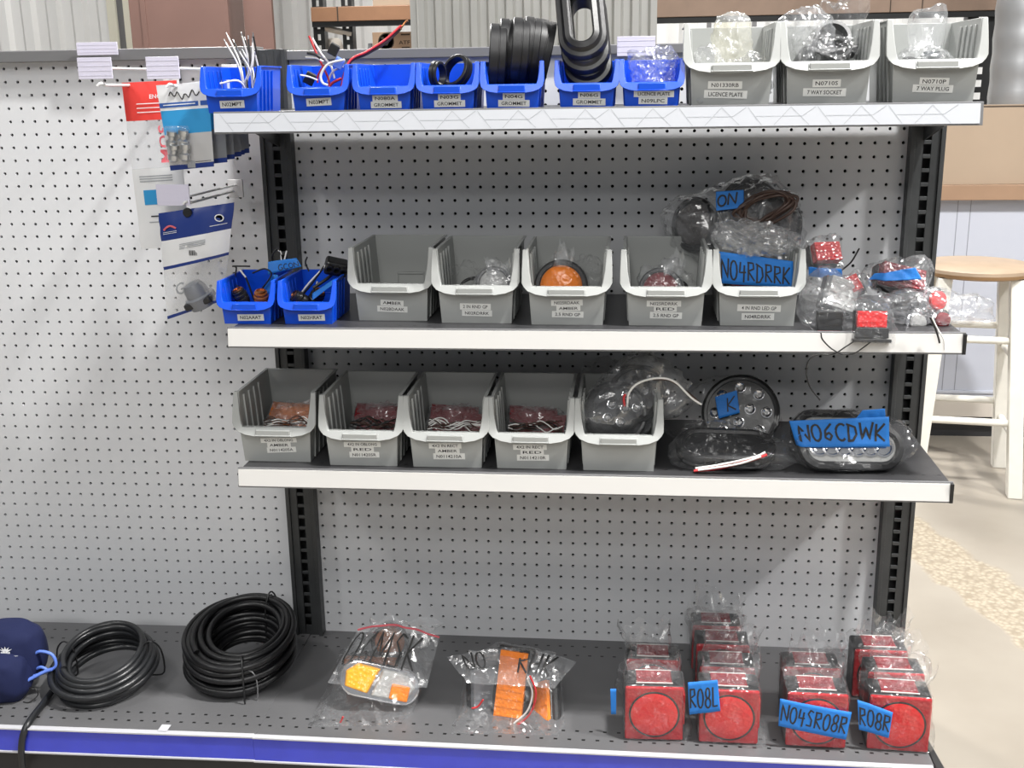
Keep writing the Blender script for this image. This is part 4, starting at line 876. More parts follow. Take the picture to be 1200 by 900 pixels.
ml(3, 'red marker lamp raised in the middle of the bagged lamps', 'clear bag round the raised red lamp in the middle of the pile', 998, 352, -9.6, 2.3, 1.3, 1.4, 'lens_red', (R(-25), R(-30), R(-5)), 23, [((1, 0, -.5), .9, .8)], [(1002, 352, -9.8, 1.7, 1.4)])
c = at(971, 391, -13.1); lf = thing('marker_lamp', 'black based lamp facing the shelf edge with red underside', 'lamp', c, (R(-6), 0, R(-4)), 'bagged marker lamps')
MB().box(-.80, .80, -.55, .6, .25, 1.5).build('base', 'black_plastic', lf, bevel=.06); MB().box(-.72, .72, -.50, .55, 0, .27).build('lens', 'lens_red', lf, bevel=.05)
wrap('plastic_bag', 'clear bag hanging over the shelf edge around a black based lamp', [lf], ell(at(962, 362, -12.4), 1.5, .7, 1.2), m='bag', off=.08, amp=.2, freq=1.3, tails=[((-.6, 0, 1), .7, .8), ((.4, -.2, -1), .35, .8)], seed=24)
lr = box_lamp('bright red lamp on black base overhanging the shelf edge', at(1017, 395, -13.0), 2.0, 1.75, 1.5, 'lens_red', (R(-12), 0, R(-3)), 'bagged marker lamps', 1)
MB().box(-1.02, 1.02, -1.7, -.2, -.05, .62).build('foot', 'black_plastic', lr, bevel=.06); MB().box(-1.18, 1.18, -1.78, -.1, -.32, -.1).build('gasket', 'rubber', lr, bevel=.03)
wrap('plastic_bag', 'clear bag round the bright red lamp at the shelf edge', [lr], ell(at(1015, 370, -12.6), 1.7, .9, 1.0), m='bag', off=.08, amp=.2, freq=1.3, tails=[((.8, 0, -.6), .8, .82), ((-.2, 0, 1), .4, .8)], seed=25)
def tube_lamp(lab, px, py, Y, r, ln, rot, lm):
    t = thing('tube_lamp', lab, 'lamp', at(px, py, Y), rot, 'tube marker lamps')
    MB().lathe([(r*.8, 0), (r, .1), (r, .5), (r*.86, .55), (r*.86, ln), (r*.5, ln+.1), (0, ln+.1)], 28, Matrix.Rotation(-FACE, 4, 'X')).build('housing', 'chrome', t, smooth=35)
    MB().lathe([(r*.74, -.05), (r*.7, -.22), (r*.4, -.32), (0, -.35)], 28, Matrix.Rotation(-FACE, 4, 'X')).build('lens', lm, t, smooth=50); return t
t1 = tube_lamp('chrome ringed red lamp pointing forward at right of the lamp pile', 1098, 352, -11.0, .85, 3.5, (R(-14), 0, R(24)), 'lens_red')
t2 = tube_lamp('chrome lamp low in the middle of the lamp pile', 1075, 378, -11.4, .75, 3.2, (R(-6), 0, R(14)), 'lens_clear')
t3 = tube_lamp('small chrome lamp lowest at right of the lamp pile', 1104, 375, -11.4, .7, 3.0, (R(-4), 0, R(22)), 'lens_dark_red')
l4 = box_lamp('dull pinkish lamp behind the chrome lamps', at(1045, 345, -9.0), 3.2, 1.6, 1.6, 'lens_dark_red', (R(-30), R(15), R(10)), 'bagged marker lamps')
b4 = wrap('plastic_bag', 'clear bag with a blue tape band slanting over a pinkish lamp', [l4], ell(at(1050, 322, -8.6), 2.3, 1.2, 1.0), m='bag_hazy', off=.05, amp=.25, freq=1.2, tails=[((.7, 0, .6), .7, .8)], floor=mz, seed=26)
tape(b4, pc([(1018, 327), (1080, 327), (1072, 313), (1024, 320)], -10), None, flat=.3, wr=.12)
wrap('plastic_bag', 'clear bag flaring beyond the right end of the middle shelf', [t1, t3], ell(at(1120, 368, -10.5), 1.6, 1.0, 1.2), m='bag_hazy', off=.1, amp=.3, freq=1.2, tails=[((1, 0, -.05), 1.3, .75)], floor=mz, seed=27)
wrap('plastic_bag', 'clear bag round the low chrome lamp in the middle of the pile', [t2], ell(at(1060, 360, -10.8), 1.8, 1.0, 1.2), m='bag_hazy', off=.1, amp=.3, freq=1.2, tails=[((-.6, -.1, -.9), .6, .85)], floor=mz, seed=28)
bp = at(1000, 410, -14.6); t = thing('lamp_wire', 'thin black wire looping down off the middle shelf edge past the price strip', 'wires', bp)
wire('wire', pxr([(962, 390), (964, 398), (975, 409), (988, 415), (1001, 414), (1012, 407), (1020, 401)], -14.55), .045, 'wire_black', t, bp)
wire('wire', pxr([(1005, 397), (990, 407), (976, 415), (956, 416), (947, 424), (945, 437), (949, 453), (961, 469)], -14.5), .045, 'wire_black', t, bp)
bp = at(1095, 385, -14.4); t = thing('lamp_wire', 'black and white wire pair hanging over the right part of the middle price strip', 'wires', bp)
wire('wire', pxr([(1090, 372), (1096, 385), (1100, 397), (1101, 402)], -14.6), .06, 'wire_black', t, bp); wire('wire', pxr([(1092, 372), (1099, 386), (1106, 398), (1107, 410)], -14.6), .05, 'wire_white', t, bp)
bp = at(1000, 305, -3.5); t = thing('lamp_wire', 'short black wire sticking up in front of the pegboard at right', 'wires', bp); wire('wire', pxr([(975, 325), (991, 313), (999, 305), (1007, 291)], -5.0), .06, 'wire_black', t, bp)

# --- lowest hung shelf contents
lz = LS+.12
rnd = random.Random(11)
def heap(cx, lm, labs, blab, seed, wires=(), n=3, y0=-10.4):
    out = []
    for k in range(n):
        z = lz+.55+.42*k; y = y0+.9*k
        out.append(box_lamp(labs[k], (cx+[.1, .3, -.3][k], y, z), 3.7, 2.0, .7, lm, (R(-74), R([3, -5, 6][k]), R([4, -6, 8][k])), 'oblong lamps in low bins', 3, 'oblong_lamp'))
    wrap('plastic_bag', blab, out, m='bag_hazy', off=.08, amp=.35, freq=1.6, tails=[((-.5, 0, 1), .7, .8), ((.4, .3, 1), .7, .8)], floor=lz, seed=seed)
    if wires:
        bp = Vector((cx, y0+1, lz+1.75)); t = thing('lamp_wires', wires[0], 'wires', bp)
        for k in range(9):
            a = rnd.uniform(0, 6); m = wires[1][k % len(wires[1])]
            pts = [bp+Vector((-1.9+3.8*i/7, -.6+.5*math.sin(a+i*1.1), -.15+.10*k*.6+.35*math.sin(a+i*.9)**2)) for i in range(8)]
            wire('wire', pts, .045, m, t, bp)
o3 = ['front', 'middle', 'rear']
heap(2.6, 'lens_rust', [q+' amber oblong lamp in the left end bin of the lowest hung shelf' for q in o3], 'clear bag over amber lamps in the left end low bin', 31, ('thin wires over the amber lamps in the left end low bin', ['wire_brown', 'wire_white', 'wire_brown']))
heap(9.0, 'lens_dark_red', [q+' red oblong lamp in the low bin labelled OBLONG RED' for q in o3], 'clear bag over red lamps in the low bin labelled OBLONG RED', 32, ('dark wires over the red lamps in the low bin labelled OBLONG RED', ['wire_black', 'wire_brown']))
heap(14.6, 'lens_dark_red', [q+' dark red lamp in the low bin labelled RECT AMBER' for q in o3], 'clear bag over lamps in the low bin labelled RECT AMBER', 33, ('pale wires lying over lamps in the low bin labelled RECT AMBER', ['wire_white', 'wire_brown', 'wire_white']))
heap(20.4, 'lens_dark_red', [q+' dark red lamp in the low bin labelled RECT RED' for q in o3], 'clear bag over lamps in the low bin labelled RECT RED', 34, ('brown wires lying over lamps in the low bin labelled RECT RED', ['wire_brown', 'wire_black', 'wire_white', 'wire_brown']))
def K(n, g): return [(R_*math.cos(2*math.pi*k/n_+ph), R_*math.sin(2*math.pi*k/n_+ph)) for (R_, n_, ph) in g for k in range(n_)]
spots = K(0, [(.30, 4, .4), (.66, 8, .2)])
e1 = led_lamp('black spot lamp upright in the big bag of the unlabelled bin', (26.0, -9.8, lz+3.0), 2.3, (R(-20), 0, R(15)), spots[:6], 'black lamps')
e2 = led_lamp('black spot lamp at back in the big bag of the unlabelled bin', (27.5, -8.4, lz+4.0), 2.2, (R(-35), 0, R(-20)), spots[:6], 'black lamps')
bL = wrap('plastic_bag', 'big glossy clear bag of black lamps and wires bulging from the unlabelled low bin', [e1, e2], ell(at(755, 445, -9.8), 2.6, 1.2, 1.4)+ell(at(712, 490, -12.0), 1.9, .5, .6), amp=.4, off=.15, freq=.9, m='bag_hazy', tails=[((-.9, -.1, -.6), .9, .8), ((1, 0, -.05), 1.6, .85), ((.2, 0, 1), .5, .8)], floor=lz+.3, seed=35)
bp = at(742, 450, -12.3); t = thing('lamp_wires', 'white and red wires arching in the big bag over the unlabelled bin', 'wires', bp)
wire('wire', pxr([(735, 477), (737, 461), (748, 449), (770, 443), (790, 447), (810, 466), (822, 474)], -11.9), .075, 'wire_white', t, bp); wire('wire', pxr([(732, 476), (731, 466), (733, 462)], -12.0), .085, 'wire_red', t, bp)
wire('wire', pxr([(760, 444), (785, 446), (806, 460), (820, 472)], -11.4), .07, 'wire_brown', t, bp)
wrap('plastic_bag', 'dull clear bag against the pegboard behind the unlabelled bin', extra=ell(at(715, 452, -4.5), 2.4, 1.4, 1.8)+ell((26.3, -4.6, lz+2), 2.2, 1.4, 1.6), amp=.5, off=0, freq=1.2, m='bag', tails=[((-.7, 0, 1), .6, .8), ((.5, 0, 1), .6, .8)], floor=lz, seed=36)
e4 = led_lamp('black lamp standing in the dull bag behind the unlabelled bin', (26.8, -4.4, lz+3.2), 2.0, (R(-15), 0, 0), [], 'black lamps')
c = at(868, 484, -7.5); e3 = led_lamp('round black lamp with ten clear reflectors leaning behind the low shelf bags', c, 2.75, (R(-24), R(4), R(-12)), K(0, [(.26, 3, .5), (.66, 8, .15)]), 'black lamps')
bS = wrap('plastic_bag', 'clear bag with blue tape lettered K around the round black lamp', [e3], ell((31.0, -6.5, lz+1.2), 1.6, 1.2, 1.1)+ell(at(832, 462, -5.2), 1.0, .6, 1.2), amp=.16, off=.06, freq=1.1, m='bag_tight', tails=[((-.8, 0, .8), .9, .85)], floor=lz, seed=37)
tape(bS, pc([(844, 497), (869, 490), (866, 465), (840, 473)], -9.4), 'K', (.45, .85), (.2, .8), .05, flat=.5, lift=.12)
c = at(850, 535, -11.2); fl_ = oval_lamp('flat black oval lamp lying in the front bag on the low shelf', (c.x, c.y, lz+.95), 1.7, 1.45, (R(-68), 0, R(-4)), 'black_plastic', 0, 'black lamps')
bF = wrap('plastic_bag', 'shiny clear bag of a flat black lamp at the front of the low shelf', [fl_], ell((c.x-1, c.y+.4, lz+1.6), 2.2, 1.6, 1.2)+ell((c.x+2.6, c.y-.4, lz+.6), 1.4, .8, .5), amp=.25, off=.06, freq=1.4, tails=[((-1, -.3, -.3), .8, .85), ((1, -.2, -.25), .8, .85)], floor=lz, seed=38)
bp = at(855, 545, -13.3); t = thing('lamp_wires', 'red and white wires stretched along the front of the shiny low shelf bag', 'wires', bp)
wire('wire', pxr([(813, 552), (835, 550), (860, 545), (885, 538), (899, 533)], -13.2), .085, 'wire_red', t, bp); wire('wire', pxr([(815, 549), (836, 546), (862, 541), (886, 535), (897, 530)], -13.1), .08, 'wire_white', t, bp)
wire('wire', pxr([(818, 551), (840, 548), (868, 543), (892, 535)], -13.35), .07, 'wire_white', t, bp)
o1 = oval_lamp('front oval lamp with chrome reflectors in the bag lettered N06CDWK', at(996, 525, -11.6), 1.95, 1.32, (R(-28), R(1), R(4)), 'lens_clear', 6, 'oval lamps in bag')
o2 = oval_lamp('rear oval black lamp in the bag lettered N06CDWK', at(985, 507, -9.4), 2.0, 1.3, (R(-30), R(3), R(10)), 'lens_clear', 6, 'oval lamps in bag')
bO = wrap('plastic_bag', 'clear bag with broad blue tape lettered N06CDWK on the low shelf', [o1, o2], ell(at(930, 520, -9.5), 1.6, 1.1, 1.2), amp=.16, off=.06, freq=1.2, tails=[((1, 0, .05), 1.0, .85), ((.5, 0, 1), .35, .8)], floor=lz, seed=39)
tape(bO, pc([(934, 523), (1044, 525), (1044, 491), (926, 496)], -12.4), 'N06CDWK', (.06, .95), (.2, .8), .075, lift=.0, flat=.9)
tape(bO, pc([(1000, 487), (1035, 488), (1034, 475), (1008, 477)], -10.6), None, flat=.2, lift=.04)

# --- base deck
dz = DK
c = at(0, 838, -14.2); pch = thing('drawstring_pouch', 'navy velvet drawstring pouch with white crown emblem at far left of the deck', 'pouch', (c.x-.6, -11.6, dz-.05), (0, 0, .074))
D, Fs = _ico[5]; b_ = MB()
def lump(c, r, sd):
    vs = []
    for d in D:
        q = Vector((abs(d.x)**.75*math.copysign(1, d.x)*r[0], abs(d.y)**.8*math.copysign(1, d.y)*r[1], abs(d.z)**.7*math.copysign(1, d.z)*r[2]))
        q *= 1+.06*noise.noise(d*2.2+Vector((sd, 0, 0))); q += Vector(c)
        if q.z < .02: q.z = .02
        vs.append(q)
    return vs
b_.add(lump((0, .7, 3.1), (2.9, 1.9, 2.5), 1), Fs); b_.add(lump((-.2, -1.0, 1.9), (2.5, 1.6, 2.1), 4), Fs); b_.build('cloth', 'navy_cloth', pch, smooth=70)
cr = MB()
for k in range(5):
    a = R(150-30*k); cr.add([(.12*math.cos(a+1.3)-.2, -1.32, 4.05+.1*math.sin(a+1.3)), (.12*math.cos(a-1.3)-.2, -1.32, 4.05+.1*math.sin(a-1.3)), (.62*math.cos(a)-.2, -1.27, 4.05+.42*math.sin(a))], [(0, 1, 2)])
cr.box(-.55, .15, -1.34, -1.30, 3.9, 4.02); cr.xf(Matrix.Translation((.95, .10, 0))).build('crown_emblem', 'card_white', pch)
lettering('1 NAUT', ty((.75, -1.25, 3.62)), 1.9, .26, pch, 'card_white')
cb = MB(); cb.tube([(2.3, -.2, 3.2), (3.0, -.3, 3.6), (3.9, -.3, 3.3), (4.1, -.4, 2.4), (3.2, -.5, 1.9), (2.2, -.6, 1.6)], .12, 8); cb.tube([(1.9, -1.3, 1.5), (2.6, -1.0, 1.8), (3.3, -.8, 2.1), (3.9, -.7, 2.3)], .14, 8); cb.tube([(2.3, -.2, 2.0), (3.0, -.4, 2.3), (3.6, -.5, 2.0)], .12, 8)
cb.build('satin_cord', 'cord_blue', pch, smooth=60)
MB().tube([(1.9, -1.2, .9), (2.7, -1.4, 1.1), (3.0, -1.6, .6), (2.4, -1.9, .15), (1.9, -1.8, .12)], .05, 6).build('thin_cord', 'wire_black', pch, smooth=60)
def coil(name, label, c, rx, ry, turns, r, m, seed, tilt, height, tail=None, ties=(), sp=(-.55, .6)):
    rd = random.Random(seed); t = thing(name, label, 'hose', c)
    pts = []; N_ = 18
    offs = [(rd.uniform(-.30, .30), rd.uniform(-.35, .35), rd.uniform(*sp), rd.uniform(-.25, .25), rd.uniform(-.06, .06)) for _ in range(turns+2)]
    for i in range(turns*N_+1):
        a = 2*math.pi*i/N_-2.4; k = i/N_; j = int(k); f = k-j; f = f*f*(3-2*f)
        o = [offs[j][q]*(1-f)+offs[j+1][q]*f for q in range(5)]
        x = (rx+o[2])*math.cos(a)+o[0]; y = (ry+o[2]*.8)*math.sin(a)+o[1]
        lay = (j % 3)*(1-f)+((j+1) % 3)*f
        z = r+.05+height*k/turns+o[3]*.8+tilt*(y+ry)/(2*ry)*(.6+.4*k/turns)
        pts.append((x, y, max(r+.02, z)))
    if tail: pts = tail[::-1]+pts
    b = MB(); b.tube(pts, r, 10, 3); b.build('hose', m, t, smooth=60)
    for a in ties:
        b = MB(); x = rx*math.cos(a); y = ry*math.sin(a); d = Vector((math.cos(a), math.sin(a), 0)); zt = height+tilt*(y+ry)/(2*ry)+.5; zb = tilt*(y+ry)/(2*ry)*.5+.05
        b.tube([Vector((x, y, 0))+d*u*.85+Vector((0, 0, v)) for u, v in [(-1, zb+.1), (-.9, zt*.8), (0, zt+.15), (.9, zt*.8), (1, zb+.1), (0, max(.06, zb-.1))]], .07, 6, 4, closed=True); b.build('cable_tie', 'black_plastic', t, smooth=60)
    return t
cc = atz(124, 800, dz)
coil('hose_coil', 'smaller coil of grey black hose beside the navy pouch, its end hanging off the deck', (cc.x+.3, -10.1, dz), 3.5, 3.6, 12, .25, 'hose', 4, 1.7, 1.7,
     tail=[tuple(q-Vector((cc.x+.3, -10.1, dz))) for q in (atz(66, 805, dz+.5), atz(50, 825, dz+.35), atz(34, 846, dz+.3), at(27, 862, -16.9), at(25, 882, -16.95), at(27, 905, -16.8))], ties=(3.0, .25), sp=(-.9, .5))
cc = atz(282, 790, dz)
cl2 = coil('hose_coil', 'large thick coil of black hose right of the smaller coil, against the upright', (cc.x+.45, -7.9, dz), 3.75, 3.7, 30, .25, 'hose_dark', 9, 2.2, 2.9, ties=(-1.25, 1.2), sp=(-1.3, .65))
bp = at(297, 800, -10.5); t = thing('twist_tie', 'thin grey wire tie hanging from the front of the large black hose coil', 'wire', bp)
wire('wire', pxr([(277, 789), (292, 786), (300, 795), (302, 815), (299, 833)], -11.6), .05, 'wire_white' if 0 else 'rail', t, bp)

q = atz(194, 853, DK); tag(MB().box(q.x-.35, q.x+.35, -16.35, -15.5, DK+.10, DK+.125).build('sticker', 'clear_edge'), 'small pale clear sticker on the deck edge left of the large hose coil', 'sticker')
# two zip bags
a = box_lamp('yellow and clear oval lamp inside the bag lettered 06MSK', at(440, 822, -11.8), 5.6, 3.0, 1.5, 'lens_clear', (R(-22), R(14), R(6)), 'zip bag lamps', 0, 'turn_signal_lamp')
for o in list(a.children):
    bpy.data.objects.remove(o)
X = Matrix.Rotation(FACE, 4, 'X')
b_ = MB(); q = stadium(1.7, 1.35, 14); b_.prism([(x, 0, y+1.5) for x, y, _, _ in q], [(x, -.7, y+1.5) for x, y, _, _ in q]); b_.build('housing', 'chrome', a, bevel=.15, seg=3)
b_ = MB(); b_.prism([(-2.55, -.6, .75), (-.7, -.6, .5), (-.1, -.6, 2.55), (-1.9, -.6, 2.65), (-2.7, -.6, 1.9)], [(-2.45, -1.15, .85), (-.8, -1.25, .65), (-.3, -1.25, 2.4), (-1.85, -1.15, 2.5), (-2.55, -1.1, 1.85)]); b_.build('yellow_lens', 'lens_yellow', a, bevel=.12, seg=3)
b_ = MB(); b_.prism([(-.5, -.6, .4), (2.2, -.6, .5), (2.75, -.6, 1.6), (1.9, -.6, 2.6), (0, -.6, 2.6)], [(-.4, -1.0, .5), (2.1, -1.0, .6), (2.55, -1.0, 1.6), (1.8, -1.0, 2.45), (.1, -1.0, 2.45)]); b_.build('clear_lens', 'lens_clear', a, bevel=.12, seg=3)
MB().box(.9, 2.3, -1.2, -.95, .55, 1.7).build('amber_lens', 'lens_amber', a, bevel=.12, seg=3)
a2 = round_lamp('brown amber lamp standing at the back of the bag lettered 06MSK', at(457, 752, -6.5), 1.5, 'lens_brown', (R(-20), 0, R(10)), .3, 'zip bag lamps')
a3 = box_lamp('dark lamp body low at the back of the bag lettered 06MSK', at(440, 800, -7.5), 4.2, 2.6, 2, 'lens_brown', (R(-10), 0, 0), 'zip bag lamps')
bA = wrap('zip_bag', 'clear zip bag with red seal line, lettered 06MSK in black marker', [a, a2, a3], [at(398, 765, -8), at(505, 775, -8), at(365, 862, -14.6), at(470, 866, -13.5), (Vector(at(450, 850, -14.2)))], amp=.14, off=.1, freq=.9,
          tails=[((.25, .35, 1), 1.0, .75), ((-.8, -.5, -.7), .6, .8)], floor=dz, seed=41, cat='zip bag', m='bag')
def mapped(bag, corners, Y, back=.0, lift=.06):
    P = [at(a_, b2, Y) for a_, b2 in corners]
    def f(u, v):
        p = (P[0]*(1-u)+P[1]*u)*(1-v)+(P[3]*(1-u)+P[2]*u)*v
        o_ = Vector((CX, CY, CZ)); d = (p-o_).normalized()
        h = bag.skin.ray_cast((o_-bag.base)*IN, d)
        return (h[0]/IN if h[0] else p-bag.base)-d*lift
    return f
def write_on(bag, txt, corners, Y, th):
    f = mapped(bag, corners, Y); P = [[f(i/16, j/6) for i in range(17)] for j in range(7)]
    def g(u, v):                                               # smoothed skin
        u = min(1, max(0, u))*16; v = min(1, max(0, v))*6; i = min(15, int(u)); j = min(5, int(v)); a_, c_ = u-i, v-j
        return (P[j][i]*(1-a_)+P[j][i+1]*a_)*(1-c_)+(P[j+1][i]*(1-a_)+P[j+1][i+1]*a_)*c_
    return scrawl(txt, g, bag.root, .02, .98, .1, .9, th, jit=.02, off=.02)
def flap(bag, q, Y0, Y1, bow, seed, nm='open_flap'):
    P = [at(*q[0], Y0), at(*q[1], Y0), at(*q[2], Y1), at(*q[3], Y1)]
    def f(u, v):
        p = (P[0]*(1-u)+P[1]*u)*(1-v)+(P[3]*(1-u)+P[2]*u)*v
        p.z += bow*math.sin(math.pi*min(1, max(0, u)))*v; p.y += crumple((u*4, v*3, seed), .30)+.2*math.sin(u*5+seed)*v
        return p-bag.base
    MB().grid(f, 30, 14).build(nm, 'bag_hazy', bag.root, smooth=38)
    return f
fA = flap(bA, [(384, 800), (500, 806), (516, 743), (420, 737)], -12.2, -8.6, .75, 1)
scrawl('06MSK', fA, bA.root, .02, .82, .28, .86, .075, jit=.03, off=.16)
MB().tube([fA(i/14, .97)+Vector((0, -.06, 0)) for i in range(15)], .075, 6).build('seal_line', 'print_red', bA.root, smooth=60)
mouth(bA, at(470, 738, -8.2), 5.2, 1.0, .8, (.3, .2), 41, 'bag_hazy')
bp = at(390, 850, -14.2); t = thing('lamp_wires', 'red and white wires at the lower left of the bag lettered 06MSK', 'wires', bp)
wire('wire', pxr([(381, 866), (390, 858), (398, 848), (402, 840)], -14.0), .07, 'wire_red', t, bp); wire('wire', pxr([(384, 866), (394, 857), (400, 848)], -13.9), .07, 'wire_white', t, bp)
a = box_lamp('upright amber ribbed lamp in black housing in the second zip bag', at(597, 842, -11.5), 2.3, 5.2, 1.0, 'lens_amber', (R(-20), R(3), R(-8)), 'zip bag lamps', 8, 'amber_lamp')
MB().box(-1.45, 1.45, -.5, .4, -.2, 5.4).build('housing', 'black_plastic', a, bevel=.3, seg=3)
a2 = box_lamp('amber lamp lying slanted at right in the second zip bag', at(642, 856, -12.2), 1.7, 3.6, .7, 'lens_amber', (R(-35), R(-32), R(-30)), 'zip bag lamps', 3, 'amber_lamp')
MB().box(-1.2, 1.2, -.3, .5, -.2, 3.9).build('housing', 'black_plastic', a2, bevel=.25, seg=3)
a3 = box_lamp('dark amber lamp standing at left in the second zip bag', at(563, 845, -10.5), 2.4, 4.2, 1.2, 'card_grey', (R(-15), R(8), R(35)), 'zip bag lamps', 3, 'amber_lamp')
bB = wrap('zip_bag', 'clear zip bag of amber ribbed lamps, lettered in marker along its top', [a, a2, a3], [at(535, 868, -14.5), at(655, 870, -14.5), at(548, 780, -9)], amp=.14, off=.1, freq=.9,
          tails=[((-.9, 0, .75), 1.1, .85), ((.95, 0, .55), 1.0, .85), ((-.8, -.6, -.6), .5, .85)], floor=dz, seed=42, cat='zip bag')
fB = flap(bB, [(548, 800), (650, 806), (676, 774), (524, 768)], -12.6, -10.4, .75, 5)
scrawl('N0', fB, bB.root, .10, .27, .45, .95, .06, jit=.03, off=.08); scrawl('RHK', fB, bB.root, .56, .86, .35, .95, .07, jit=.03, off=.08)
mouth(bB, at(600, 772, -10.2), 6.0, 1.0, .5, (0, .2), 42, 'bag_hazy')
bp = at(620, 820, -13.5); t = thing('lamp_wires', 'pink and white wires curving in the bag of amber ribbed lamps', 'wires', bp)
wire('wire', pxr([(621, 792), (628, 812), (622, 835), (606, 850), (596, 853)], -13.2), .075, 'lens_dark_red' if 0 else 'wire_red', t, bp); wire('wire', pxr([(618, 795), (624, 812), (618, 833), (602, 848)], -13.1), .07, 'wire_white', t, bp)
wire('wire', pxr([(553, 830), (560, 828), (566, 820)], -13.2), .07, 'wire_red', t, bp)

# square trailer lights, in four files
def tl(px, py, Y, lab, blab, seed, tp=None, tt=None, m='bag', tails=((0, .4, 1),), w=4.15, rz=0):
    c = at(px, py, Y); t = trailer_light(lab, c.x, Y, dz+.02, rz=R(rz), w=w)
    b = wrap('plastic_bag', blab, [t], m=m, off=.07, amp=.13, freq=1.1, tails=[(d, .8, .80) for d in tails], floor=dz, seed=seed, group=None)
    lx = tails[0][0]*.5; mouth(b, (c.x+lx*.6, Y+1.6, dz+4.3), w*.95, 1.8, 1.3 if Y < -14 else 1.9, (lx, .4), seed, 'bag_mouth')
    if tp: tape(b, pc(tp, Y-.2), tt, flat=.85, lift=.0, u=(.03, .96))
    return b
YF = -14.6
n4 = ['left end file of red lights', 'second file of red lights', 'third file of red lights', 'right end file of red lights']
bags = []
b1 = tl(766, 871, YF, 'front red square light of the left end file, no tape on its face', 'clear bag of the front light in the left end file, glare low on its face', 51, tails=((-.2, .6, 1), (.9, -.1, -.8)), rz=2)
tape(b1, [(at(716, 830, YF).x, at(716, 842, YF).z), (at(722, 830, YF).x, at(722, 842, YF).z), (at(722, 815, YF).x, at(722, 812, YF).z), (at(715, 815, YF).x, at(715, 812, YF).z)], None, flat=.0)
tl(764, 835, -10.3, 'second red square light from the front in the left end file', 'clear bag of the second light in the left end file, flaring to the left', 52, tails=((-1, 0, -.15), (-.3, .3, 1)), w=3.9)
b2 = tl(853, 876, YF, 'front red square light with blue tape at its left, lettered R08L', 'clear bag with small blue tape lettered R08L', 53, [(808, 838), (844, 832), (841, 797), (806, 800)], 'R08L', tails=((.3, .6, 1), (.8, -.2, -.9)))
tl(850, 850, -11.2, 'second red square light from the front, behind the one lettered R08L', 'clear bag of the second light behind the one lettered R08L', 54, tails=((.8, .3, .8),), w=4.0)
tl(845, 815, -7.8, 'third red square light from the front, behind the one lettered R08L', 'clear bag of the third light behind the one lettered R08L', 55, tails=((-.6, .3, 1), (.9, .2, .8)), w=4.0)
tl(838, 790, -4.4, 'rearmost red square light of the second file, against the pegboard', 'clear bag of the rearmost light of the second file', 56, tails=((.5, 0, 1), (-.6, 0, 1)), w=3.8)
b3 = tl(955, 880, YF, 'front red square light banded with wide blue tape, lettered N04SR08R', 'clear bag with wide blue tape band lettered N04SR08R', 57, [(912, 850), (991, 866), (998, 834), (914, 818)], 'N04SR08R', tails=((-.2, .5, 1), (.2, .6, 1)), rz=-1)
tl(949, 846, -10.8, 'second red square light from the front, behind the one lettered N04SR08R', 'clear bag of the light behind the one lettered N04SR08R, crest at its right', 58, tails=((.8, .1, 1),), w=4.0)
b4 = tl(1051, 883, YF, 'front red square light of the right end file, taped R08R', 'clear bag with blue tape lettered R08R at the right end of the deck', 59, [(1007, 856), (1041, 864), (1046, 834), (1005, 821)], 'R08R', tails=((.9, .2, -.8), (-.8, .4, 1)), rz=-3, m='bag_tight')
tl(1046, 852, -11.1, 'second red square light from the front in the right end file', 'clear bag of the second light in the right end file, crest beyond the deck', 60, tails=((.8, .1, .9), (-.5, .2, 1)), w=4.0)
tl(1029, 818, -7.6, 'rear red square light of the right end file, nearest the right upright', 'clear bag of the rear light in the right end file', 61, tails=((.7, .1, 1), (-.5, .1, 1)), w=3.9)

# ================================================================== behind the shelves
# stool
sc = Vector((69.6, 57.6, 0)); st = thing('bar_stool', 'round topped wooden stool with worn white legs standing right of the shelves', 'stool', sc, (0, 0, R(-8)))
MB().lathe([(0, 26.9), (6.0, 26.9), (6.75, 27.15), (6.9, 27.55)], 56).build('seat_edge', 'wood_rim', st, smooth=40); MB().lathe([(6.9, 27.55), (6.85, 27.95), (6.4, 28.15), (0, 28.2)], 56).build('seat', 'wood_seat', st, smooth=40)
LG = []
for sx, sy in ((-1, -1), (1, -1), (1, 1), (-1, 1)):
    tp_, bt = Vector((sx*4.1, sy*4.1, 27.0)), Vector((sx*5.9, sy*5.9, 0)); LG.append((tp_, bt))
    h = .85; MB().hexa([bt+Vector((-h, -h, 0)), bt+Vector((h, -h, 0)), bt+Vector((h, h, 0)), bt+Vector((-h, h, 0))], [tp_+Vector((-h, -h, 0)), tp_+Vector((h, -h, 0)), tp_+Vector((h, h, 0)), tp_+Vector((-h, h, 0))]).build('leg', 'white_paint', st, bevel=.12)
for (i, j, zs) in ((0, 1, (9.3, 19.5)), (1, 2, (7.2, 17)), (2, 3, (9.3, 19.5)), (3, 0, (7.2, 17))):
    for z in zs:
        P = [LG[k][1].lerp(LG[k][0], z/27.0) for k in (i, j)]; MB().tube([P[0], P[0].lerp(P[1], .3), P[0].lerp(P[1], .7), P[1]], .45, 12, 1).build('rung', 'white_paint', st, smooth=60)
